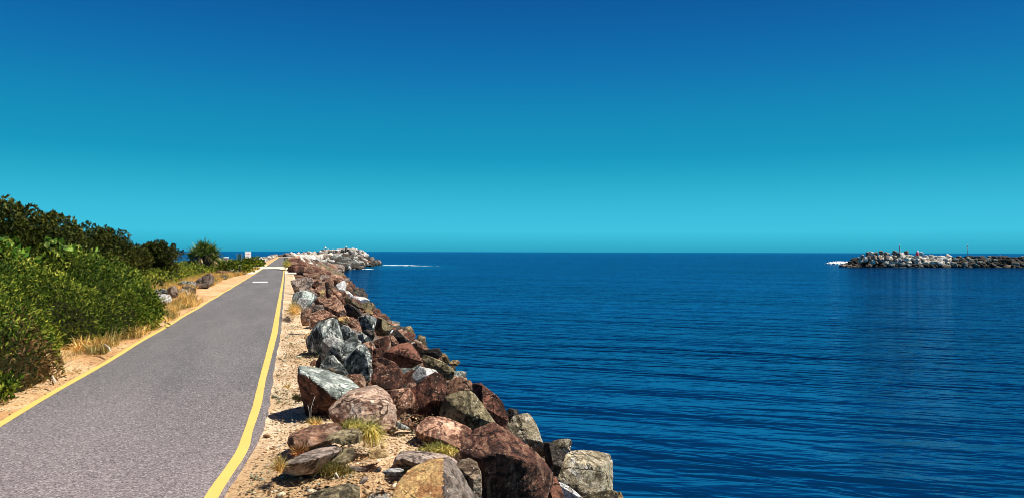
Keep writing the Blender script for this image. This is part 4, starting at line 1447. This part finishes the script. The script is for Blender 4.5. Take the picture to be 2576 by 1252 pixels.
# ------------------------------------------------------------------ scrub
edge_px = [(-420, 1150), (-120, 1060), (0, 1003), (60, 985), (120, 968), (165, 945), (150, 915), (135, 893), (165, 872), (250, 866), (320, 846), (385, 834), (411, 805), (408, 780), (372, 752), (395, 726), (440, 722), (520, 697), (560, 690), (610, 676), (640, 670)]
E = np.array([on_z(*p)[:2] for p in edge_px])
E[14:, 0] -= np.interp(E[14:, 1], [20, 30, 60, 90], [.0, .2, .25, .1])


def edge_dist(x, y):
    """signed distance inside the scrub (positive) from its traced edge"""
    P = np.stack([x, y], 1)
    best = np.full(len(P), 1e9)
    for a_, b_ in zip(E[:-1], E[1:]):
        ab = b_ - a_
        t = np.clip(((P - a_) @ ab) / (ab @ ab), 0, 1)
        best = np.minimum(best, np.linalg.norm(P - a_ - t[:, None] * ab, axis=1))
    # inside = left of the boundary: compare with boundary x at that y (edge walks forward)
    ex = np.full(len(P), -1e9)
    inside = np.zeros(len(P), bool)
    poly = np.vstack([E, [-7.4, E[-1, 1]], [-9, 62], [-14, 50], [-20, 40], [-22, -5], [E[0, 0], -5]])
    j = len(poly) - 1
    for i in range(len(poly)):
        c = ((poly[i, 1] > P[:, 1]) != (poly[j, 1] > P[:, 1])) & (P[:, 0] < (poly[j, 0] - poly[i, 0]) * (P[:, 1] - poly[i, 1]) / (poly[j, 1] - poly[i, 1] + 1e-12) + poly[i, 0])
        inside ^= c
        j = i
    return np.where(inside, best, -best)


def scrub_h(x, y):
    d = np.maximum(edge_dist(x, y), 0)
    hmax = np.interp(y, [5, 8, 10, 11.5, 13.5, 18, 28, 40, 60, 78], [.45, .55, .75, 1.15, 1.9, 1.9, 1.15, .8, .66, .75])
    nz = fbm(np.stack([x * .75, y * .75, 0 * x], 1), 3)
    n2 = fbm(np.stack([x * 2.4, y * 2.4, 5 + 0 * x], 1), 2)
    return (hmax * (.32 * (1 - np.exp(-d / .3)) + .68 * (1 - np.exp(-d / np.interp(y, [16, 28], [1.5, .6])))) + .12 * (1 - np.exp(-d / .15))) * (1 + .38 * nz) + .1 * n2 * np.minimum(d, 1)


def scatter_scrub(n, xr, yr, seed):
    rr = np.random.default_rng(seed)
    x, y = rr.uniform(*xr, n), rr.uniform(*yr, n)
    d = edge_dist(x, y)
    ok = d > .02
    x, y, d = x[ok], y[ok], d[ok]
    h = scrub_h(x, y)
    return rr, x, y, d, h


def build_scrub(n, xr, yr, seed, length, width, keep=None, depth_=.3, upw=.9):
    rr, x, y, d, h = scatter_scrub(n, xr, yr, seed)
    z = h * (1 - depth_ * rr.random(len(h)) ** 1.5 * 2) + .02
    z = np.maximum(z, .02)
    if keep is not None:
        k = keep(x, y, h, rr)
        x, y, z, h, d = x[k], y[k], z[k], h[k], d[k]
    e = .15
    gx = (scrub_h(x + e, y) - scrub_h(x - e, y)) / (2 * e)
    gy = (scrub_h(x, y + e) - scrub_h(x, y - e)) / (2 * e)
    ax = np.stack([-gx * .5, -gy * .5, np.full_like(x, upw * .7)], 1) + rr.normal(size=(len(x), 3)) * .62
    return leaves(np.stack([x, y, z - length * .4], 1), ax, length, width, seed=seed)


def cat(*parts):
    V_, F_, n_ = [], [], 0
    for v_, f_ in parts:
        V_.append(v_)
        F_.append(f_ + n_)
        n_ += len(v_)
    return np.concatenate(V_), np.concatenate(F_)


pig_zone = lambda x, y: smooth(.95, .3, edge_dist(x, y)) * smooth(13.2, 11.8, y)
near = build_scrub(150000, (-8.5, -1.8), (5, 18.5), 21, .075, .024, lambda x, y, h, rr: rr.random(len(x)) > pig_zone(x, y) * .97)
mid_ = build_scrub(80000, (-12, -2.0), (18, 36), 22, .1, .036)
v, f = cat(near, mid_)
link('scrub', mesh_np('scrub', v, f, [M_SCRUB]), kind='stuff', label='dense olive green coastal scrub beside the left verge', category='scrub')
v, f = build_scrub(60000, (-15, -2.0), (29, 84), 23, .15, .055)
link('scrub', mesh_np('scrub', v, f, [M_BRIGHT]), kind='stuff', label='brighter yellow-green scrub beyond, behind the verge rocks', category='scrub')
# dark twiggy body under the leaves so the mass is not hollow
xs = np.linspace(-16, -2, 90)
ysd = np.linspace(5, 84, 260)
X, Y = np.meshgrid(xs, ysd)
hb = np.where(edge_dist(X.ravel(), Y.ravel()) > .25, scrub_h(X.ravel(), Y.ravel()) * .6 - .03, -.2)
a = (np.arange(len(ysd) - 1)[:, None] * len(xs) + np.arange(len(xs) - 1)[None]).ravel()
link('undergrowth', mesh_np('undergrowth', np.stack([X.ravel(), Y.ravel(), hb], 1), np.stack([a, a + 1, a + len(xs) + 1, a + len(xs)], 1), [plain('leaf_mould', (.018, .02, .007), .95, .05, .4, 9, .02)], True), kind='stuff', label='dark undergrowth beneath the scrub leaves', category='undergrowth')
# reddish succulents creeping onto the sand
v, f = build_scrub(40000, (-6, -1.8), (5, 13.5), 24, .07, .02, lambda x, y, h, rr: rr.random(len(x)) < pig_zone(x, y), .5, .8)
link('succulents', mesh_np('succulents', v, f, [M_PIG]), kind='stuff', label='reddish creeping succulents at the edge of the sand', category='succulents')
# large-leaved vine over the upper scrub


def vine_keep(x, y, h, rr):
    n_ = fbm(np.stack([x * .9, y * .6, 9 + 0 * x], 1), 2)
    q = np.stack([x, y], 1)
    return (edge_dist(x, y) > 1.5) & (n_ > -.05) & (h > .8) & (rr.random(len(x)) < .85)


v, f = build_scrub(20000, (-9, -3.6), (8.5, 26), 25, .14, .1, vine_keep, .08, .6)
v[:, 2] += .12
link('vine', mesh_np('vine', v, f, [M_VINE]), kind='stuff', label='bright green large-leaved vine trailing over the scrub below the trees', category='vine')


# individual shrubs that stand out of the scrub
def shrub(label, px, py, d, wpx, hpx, mat, seed, length=.07, width=.028, n_cl=26, n_each=420, z0=None):
    c0 = pt(px, py, d)
    rr = np.random.default_rng(seed)
    rx, hh_ = wpx * .5 * d / F, hpx * d / F
    t = thing('shrub', label, 'shrub', (c0[0], c0[1], c0[2]), 0, 'shrubs along the left verge')
    cl = []
    for _ in range(n_cl):
        u = rr.normal(size=3)
        u[2] = abs(u[2])
        u /= np.linalg.norm(u)
        k = rr.random() ** .5
        rad = rr.uniform(.2, .34) * min(1.4, rx / .5)
        cl.append((np.array([u[0] * k * (rx - rad * .7), u[1] * k * (rx - rad * .7), max(.08, u[2] * k * (hh_ - rad * .8))]), rad))
    vv, ff = crown_leaves(cl, n_each, length, width, rr, .7, seed, 5)
    vv[:, 2] = np.maximum(vv[:, 2], .005)
    link('crown', mesh_np('crown', vv, ff, [mat]), t)
    m = MB()
    for k in range(6):
        c = cl[k][0]
        m.tube([(0, 0, -.05), tuple(c * .5), tuple(c)], [.022, .014, .006], 5)
    m.obj('stems', M_BARK, t, True)
    return t


shrub('dark green shrub at bottom left, casting shade on the sand', -20, 1005, 8.7, 150, 110, M_SCRUB, 31)
shrub('dark olive shrub behind the bottom left shrub', 50, 905, 10.8, 150, 90, M_SCRUB, 32)
shrub('rounded olive shrub reaching the yellow line past the sandy bay', 350, 825, 16.6, 150, 120, M_SCRUB, 33, .08, .028, 30)
shrub('dark green mound of shrub below the white sign', 632, 670, 70, 76, 28, M_SCRUB, 34, .16, .08, 44, 260)
shrub('olive mound of shrub right of the pandanus', 588, 684, 57, 116, 34, M_SCRUB, 35, .15, .07, 60, 260)
shrub('small dark shrub at the right end of the sign mound', 652, 668, 74, 30, 16, M_TREE, 36, .16, .08, 16, 200)

# ------------------------------------------------------------------ pandanus
pb = pt(514, 676, 56)
pt_ = thing('pandanus', 'round spiky pandanus with hanging dead leaves standing against the sea', 'pandanus', (pb[0], pb[1], 0), 0)
rr = np.random.default_rng(61)
pos, dr, dpos, ddr = [], [], [], []
m = MB()
hz = 2.35
for k in range(19):
    an = k * 2.399
    rad = .95 * math.sqrt((k + .3) / 19)
    top = np.array([rad * math.cos(an), rad * math.sin(an), .55 + (hz - .95) * (1 - (rad / 1.25) ** 2) + rr.uniform(-.1, .12)])
    m.tube([(0, 0, -.1), tuple(top * np.array([.45, .45, .5])), tuple(top)], [.1, .07, .05], 6)
    n_ = 46
    u = rr.normal(size=(n_, 3))
    u[:, 2] = np.abs(u[:, 2]) + .35
    u += np.array([math.cos(an), math.sin(an), 0]) * rad * .6
    pos.append(np.repeat(top[None], n_, 0) + rr.normal(size=(n_, 3)) * .04)
    dr.append(u)
    if rad > .45:
        n_ = 15
        u = rr.normal(size=(n_, 3)) * .5 + np.array([math.cos(an), math.sin(an), -.9])
        dpos.append(np.repeat(top[None] - np.array([[0, 0, .1]]), n_, 0))
        ddr.append(u)
m.obj('trunk', M_BARK, pt_, True)
v, f = blades(np.concatenate(pos), np.concatenate(dr), .7, .075, 1.0, 5, 4)
link('crown', mesh_np('crown', v, f, [M_PAND]), pt_)
v, f = blades(np.concatenate(dpos), np.concatenate(ddr), .6, .06, 1.2, 6, 3)
link('dead_leaves', mesh_np('dead_leaves', v, f, [M_DEAD]), pt_)


# ------------------------------------------------------------------ dry grass and tufts
def verge_grass(n, seed):
    rr = np.random.default_rng(seed)
    y = rr.uniform(14, 78, n) if seed % 2 else rr.uniform(8.5, 20, n)
    ed = np.interp(y, np.maximum.accumulate(E[:, 1]), E[:, 0])
    x = np.minimum(ed, path_left(y) - .1) + rr.uniform(-.7, np.where(y > 20, 1.7, .75), n)
    ok = (x < path_left(y) - .12) & (fbm(np.stack([x * 1.3, y * .5, 0 * x + seed], 1), 2) > -.02)
    x, y = x[ok], y[ok]
    u = rr.normal(size=(len(x), 3)) * .5
    u[:, 2] = 1
    return blades(np.stack([x, y, np.full_like(x, -.03)], 1), u, np.where(y > 30, .36, .26) if seed % 2 else .1, .02 if seed % 2 else .008, 1.4, seed, 3)


v, f = cat(verge_grass(52000, 41), verge_grass(5000, 42))
link('dry_grass', mesh_np('dry_grass', v, f, [M_DRY]), kind='stuff', label='dry straw-coloured grass along the left verge', category='dry grass')


def tuft(label, G, poly, d, n, length, mat, seed, curve=1.2, lean=(0, 0, 1), width=.007, rise=0.0, spread=.6):
    px = [G(*p) for p in poly]
    q = np.array([pt(p[0], p[1], d if np.isscalar(d) else d[i]) for i, p in enumerate(px)])
    rr = np.random.default_rng(seed)
    w = rr.dirichlet(np.ones(len(q)) * .7, n)
    p = w @ q
    o, lv = about(p)
    u = rr.normal(size=(n, 3)) * spread + np.array(lean)
    v_, f_ = blades(lv + np.array([0, 0, rise]), u, length, width, curve, seed, 4)
    return link('grass_tuft', mesh_np('grass_tuft', v_, f_, [mat]), None, o, label=label, category='grass tuft', group='grass tufts among the stones')


tuft('big yellow-green grass tuft spilling over the brown and olive slabs', R6, [(1000, 240), (1150, 210), (1300, 230), (1400, 260), (1340, 300)], [6.6, 6.75, 6.8, 6.7, 6.4], 800, .12, M_TUFT, 51, 3.0, (.3, -.2, .5), spread=.9)
tuft('trailing right half of the yellow-green tuft, reaching the sand', R6, [(1330, 250), (1440, 240), (1500, 290), (1420, 360)], [6.5, 6.6, 6.5, 6.3], 560, .17, M_TUFT, 52, 3.2, (.5, -.4, .25), spread=.8)
tuft('yellow-green grass mat in front of the saddle-backed boulder', R6, [(2020, 570), (2200, 520), (2400, 540), (2580, 560), (2700, 620), (2500, 600)], [6.5, 6.65, 6.6, 6.5, 6.4, 6.35], 1200, .085, M_TUFT, 53, 2.6, (0, -.1, .5), spread=.9)
tuft('low olive grass patch under the mauve slab and small stone', R6, [(700, 880), (850, 840), (1050, 850), (1250, 890), (950, 920)], [5.5, 5.6, 5.6, 5.5, 5.4], 500, .08, leaf_mat('olive_blades', [(.1, .09, .02), (.22, .18, .05), (.4, .32, .12)], .2), 54, 1.4, (0, 0, .8))
tuft('dry straw tuft at the foot of the grey-green slab', R5, [(330, 900), (450, 880), (580, 880), (560, 930), (420, 940)], [7.1, 7.15, 7.1, 6.95, 6.95], 420, .055, M_DRY, 55, 1.2, (0, 0, .9), spread=.9)
tuft('pale straw tuft at the left end of the mauve slab', R6, [(130, 870), (180, 830), (250, 760), (200, 900)], [5.55, 5.6, 5.75, 5.5], 170, .1, M_DRY, 56, .9, (-.15, 0, 1), spread=.5)
tuft('rusty dry grass under left end of the brown slab', R6, [(340, 640), (420, 640), (560, 560), (430, 680)], [6.2, 6.2, 6.25, 6.1], 240, .09, leaf_mat('rusty_blades', [(.2, .07, .03), (.4, .17, .07), (.6, .36, .15)], .1), 57, 1.2)
tuft('yellow grass tuft on the crest beside the brown streaked boulder', R9, [(60, 860), (150, 850), (250, 960), (160, 1020), (120, 940)], [20, 20.3, 18.8, 18.3, 19], 420, .28, M_DRY, 58, 1.2, (-.1, 0, .9), width=.016)
tuft('green-yellow bush of grass at the right of the sand drift', R3, [(330, 500), (380, 440), (420, 470), (410, 520)], [68, 70, 70, 67], 420, .6, M_TUFT, 59, 1.0, (-.2, 0, .9), width=.04)
tuft('straw tuft on the gravel left of the grey-green slab', R5, [(150, 590), (230, 560), (330, 600), (250, 640)], [8.3, 8.4, 8.3, 8.2], 200, .07, M_DRY, 60, 1.2)
tuft('sprig of dry grass on gravel near the yellow line', R5, [(90, 430), (120, 440), (100, 450)], [9.0, 9.0, 8.95], 40, .1, M_DRY, 62, .7)


def twigs(label, paths, rad):
    m_ = MB()
    P = [[pt(*p) for p in path] for path in paths]
    o = np.mean(np.concatenate(P), 0)
    for path in P:
        k = len(path)
        m_.tube([tuple(q - o) for q in path], [rad * (1 - .6 * i / (k - 1)) for i in range(k)], 5)
    ob = m_.obj('dead_twig', M_TWIG, None, True, label=label, category='twig')
    ob.location = o
    return ob


def tw(G, d, *pts):
    return [(*G(x, y), d) for x, y in pts]


twigs('tall bleached twig standing in front of the grey-green slab', [tw(R5, 7.15, (415, 830), (415, 720), (440, 630), (472, 548)), tw(R5, 7.15, (400, 810), (390, 740), (372, 670))], .004)
rr = np.random.default_rng(8)
paths = []
for k in range(34):
    x0 = rr.uniform(1400, 1700)
    pa = [(x0, 1270)]
    x1, y1 = x0, 1270
    for j in range(4):
        x1 += rr.uniform(-40, 40)
        y1 -= rr.uniform(8, 32)
        pa.append((x1, y1))
    paths.append(tw(R6, 4.72 + rr.uniform(-.08, .08), *pa))
paths.append(tw(R6, 4.7, (1440, 1260), (1480, 1150), (1475, 1100)))
paths.append(tw(R6, 4.7, (1480, 1190), (1550, 1110), (1585, 1065)))
paths.append(tw(R6, 4.7, (1680, 1250), (1710, 1190), (1725, 1150)))
twigs('tangle of white dead twigs at the bottom edge before the orange boulder', paths, .003)
twigs('curved pale twig sticking up before the saddle-backed boulder', [tw(R6, 6.6, (2365, 430), (2360, 370), (2390, 320))], .004)
twigs('short bleached stick lying on the sand below the olive grass patch', [tw(R6, 5.35, (945, 890), (975, 930), (1000, 975))], .009)
RS = grid((0, 1200, 3.13))
twigs('bleached forked stick lying in the sandy bay left of the path', [[(*RS(x, y), d_) for x, y, d_ in ((1230, 290, 12.6), (1280, 320, 12.3), (1295, 358, 12.1))]], .022)
twigs('bleached stick in the reddish succulents at bottom left', [[(*RS(x, y), d_) for x, y, d_ in ((615, 655, 9.6), (635, 700, 9.5), (660, 735, 9.4))]], .014)
twigs('thin brown root running from the left end of the brown slab', [[(*R6(x, y), d_) for x, y, d_ in ((130, 540, 6.45), (200, 500, 6.5), (290, 470, 6.5))]], .007)

# loose gravel and leaf litter
rr = np.random.default_rng(91)
n_ = 7000
y = 3.8 + 20 * rr.random(n_) ** 1.7
x = yy_r(y) + .12 + rr.random(n_) * np.maximum(lerp_tab(XR_TOP, y) + .15 - yy_r(y), .1)
base = ICO[2][0][:0]
tet, tf = ico(1)
sz = .004 + .012 * rr.random(n_) ** 3
big = rr.random(n_) < .012
sz = np.where(big, .03, sz)
rotv = rr.normal(size=(n_, 1, 3)) * .25
v = (tet[None] * (1 + .35 * rr.normal(size=(n_, len(tet), 1)))) * sz[:, None, None] * np.array([1.2, 1, .6])
v = v + np.stack([x, y, -.035 + sz * .2], 1)[:, None, :]
f = (tf[None] + (np.arange(n_) * len(tet))[:, None, None]).reshape(-1, 3)
link('gravel', mesh_np('gravel', v.reshape(-1, 3), f, [leaf_mat('gravel_stones', [(.2, .12, .08), (.55, .42, .3), (.7, .6, .48), (.88, .82, .74)], 0, .9)]), kind='stuff', label='loose gravel scattered on the strip beside the path', category='gravel')
n_ = 11000
y = 3.6 + 11 * rr.random(n_) ** 1.8
x = yy_r(y) + .1 + rr.random(n_) ** .8 * np.maximum(lerp_tab(XR_TOP, y) + .3 - yy_r(y), .1)
n2 = 2600
yl = 6 + 20 * rr.random(n2) ** 1.5
xl = path_left(yl) - .06 - rr.random(n2) * 1.1
x, y = np.concatenate([x, xl]), np.concatenate([y, yl])
ok = ~((x < -1) & (x > path_left(y) - .05))
x, y = x[ok], y[ok]
u = rr.normal(size=(len(x), 3)) * np.array([1, 1, .22])
v, f = leaves(np.stack([x, y, np.full_like(x, -.022)], 1), u, .032, .011, seed=92)
link('leaf_litter', mesh_np('leaf_litter', v, f, [M_LITTER]), kind='stuff', label='dry leaf litter strewn over the sand beside the path', category='leaf litter')

# ------------------------------------------------------------------ signs, posts, lamps
def frame_at(px, py_top, py_bot, d):
    a_, b_ = pt(px, py_top, d), pt(px, py_bot, d)
    return a_, b_, abs(a_[2] - b_[2])


top, bot, hgt = frame_at(623.5, 632, 650.5, 76)
face = math.atan2(top[0], top[1])          # turned towards people walking up the path
wd = .62
t = thing('warning_sign', 'white notice board with red round symbols above the green mound', 'sign', (top[0], top[1], -.05), .42)
zb, zt_ = bot[2] + .05, top[2] + .05
MB().box((0, 0, (zb + zt_) / 2), (wd, .03, zt_ - zb)).obj('panel', M_WHITE, t)
for s_ in (-1, 1):
    MB().tube([(s_ * wd * .4, .045, -.1), (s_ * wd * .4, .045, zt_ - .03)], .025, 8).obj('post', M_GREYMET, t, True)
for k in range(4):
    xk = (-.33 + .22 * k) * wd
    m = MB()
    m.lathe([(.001, .0), (.042, .0), (.042, .006), (.001, .006)], k=16)
    o = m.obj('symbol', M_RED, t, True)
    o.location, o.rotation_euler = (xk, -.0165, zb + (zt_ - zb) * .63), (math.pi / 2, 0, 0)
    m = MB()
    m.lathe([(.001, .0), (.036, .0), (.036, .006), (.001, .006)], k=16)
    o = m.obj('symbol', M_AMBER if k < 1 else M_INK, t, True)
    o.location, o.rotation_euler = (xk, -.0165, zb + (zt_ - zb) * .22), (math.pi / 2, 0, 0)
m = MB()
for k in range(7):
    m.box(((-.36 + .12 * k) * wd, -.018, zb + (zt_ - zb) * .87), (.05, .006, .035))
for row_ in (.46, .4):
    for k in range(8):
        m.box(((-.37 + .105 * k) * wd, -.018, zb + (zt_ - zb) * row_), (.04, .006, .014))
m.obj('lettering', plain('grey_lettering', (.3, .33, .36), .6), t)

top, bot, hgt = frame_at(602, 638, 651, 74)
t = thing('information_panel', 'small green framed panel between two grey posts, left of the white sign', 'sign', (top[0], top[1], -.05), -.15)
zb, zt_ = bot[2] - .1, top[2] + .05
MB().box((0, 0, (zb + zt_) / 2), (.36, .02, zt_ - zb - .04)).obj('panel', M_GREENP, t)
for s_ in (-1, 1):
    MB().box((s_ * .22, 0, zt_ / 2), (.05, .05, zt_ + .1)).obj('post', M_GREYMET, t)

top, bot, hgt = frame_at(568, 645.3, 657, 60)
t = thing('marker_pillar', 'short pinkish pillar with white cap right of the pandanus', 'pillar', (top[0], top[1], -.05), .2)
zt_ = top[2] + .05
MB().box((0, 0, zt_ / 2 - .06), (.3, .24, zt_ - .12)).obj('body', M_PINKP, t)
m = MB()
m.box((0, 0, zt_ - .06), (.42, .32, .12))
o = m.obj('cap', M_WHITE, t)
bv = o.modifiers.new('b', 'BEVEL')
bv.width = .03
bv.segments = 2

a_, b_, hgt = frame_at(R2(1665, 560)[0], R2(1665, 560)[1], R2(1665, 635)[1], 52)
t = thing('low_post', 'low black post among the verge rocks below the sign mound', 'post', (b_[0], b_[1], b_[2] - .05))
MB().box((0, 0, hgt / 2), (.1, .1, hgt + .1)).obj('shaft', M_DARKP, t)
MB().box((0, 0, hgt + .06), (.12, .12, .03)).obj('cap', M_GREYMET, t)


def lamp(label, px, ptop, pbot, d, kind):
    a_, b_, hgt = frame_at(px, ptop, pbot, d)
    t_ = thing('beacon_lamp', label, 'beacon', tuple(b_))
    if kind == 'cone':
        MB().tube([(0, 0, -.5), (0, 0, hgt - .4)], .09, 8).obj('pole', M_GREYMET, t_, True)
        MB().lathe([(.02, hgt), (.2, hgt - .1), (.5, hgt - .42), (.44, hgt - .5), (.05, hgt - .48)]).obj('lamp_shade', M_WHITE, t_, True)
    elif kind == 'beacon':
        MB().lathe([(.3, -.5), (.3, hgt * .5), (.16, hgt * .55), (.16, hgt * .74)]).obj('pole', M_DARKP, t_, True)
        MB().lathe([(.01, hgt * .74), (.34, hgt * .74), (.34, hgt * .94), (.2, hgt), (.01, hgt)]).obj('lantern', M_WHITE, t_, True)
    elif kind == 'mast':
        MB().lathe([(.26, -.5), (.2, hgt * .1), (.13, hgt * .8)]).obj('pole', M_GREYMET, t_, True)
        MB().lathe([(.01, hgt * .8), (.2, hgt * .8), (.18, hgt * .94), (.02, hgt)]).obj('lantern', M_WHITE, t_, True)
    else:
        MB().tube([(0, 0, -.5), (0, 0, hgt)], .07, 8).obj('pole', M_GREYMET, t_, True)
        MB().box((0, 0, hgt * .82), (.55, .1, .12)).obj('crossbar', M_GREYMET, t_)
        MB().lathe([(.01, hgt * .88), (.16, hgt * .9), (.14, hgt * 1.05), (.01, hgt * 1.08)]).obj('lantern', M_WHITE, t_, True)
    return t_


q1, q2 = R3(1100, 132), R3(1100, 262)
lamp('white cone-topped lamp on thin pole left on the wall head', q1[0], q1[1], q2[1], 247, 'cone')
q1, q2 = R3(1490, 120), R3(1490, 205)
lamp('dark beacon post with white lantern on the wall head skyline', q1[0], q1[1], q2[1], 251, 'beacon')
q1, q2 = R8(994, 132), R8(994, 222)
lamp('white tapered light mast on the far breakwater head', q1[0], q1[1], q2[1], 226, 'mast')
q1, q2 = R8(1858, 138), R8(1858, 235)
lamp('thin crossbar mast along the right part of the far breakwater', q1[0], q1[1], q2[1], 228, 'cross')
a_, b_, hgt = frame_at(*R8(1220, 200), R8(1220, 245)[1], 226)
t = thing('channel_marker', 'small white marker with red base on top of the far breakwater', 'marker', tuple(b_))
MB().lathe([(.42, -.4), (.42, hgt * .5), (.3, hgt * .52)]).obj('base', M_RED, t, True)
MB().lathe([(.3, hgt * .5), (.24, hgt), (.01, hgt * 1.02)]).obj('shaft', M_WHITE, t, True)
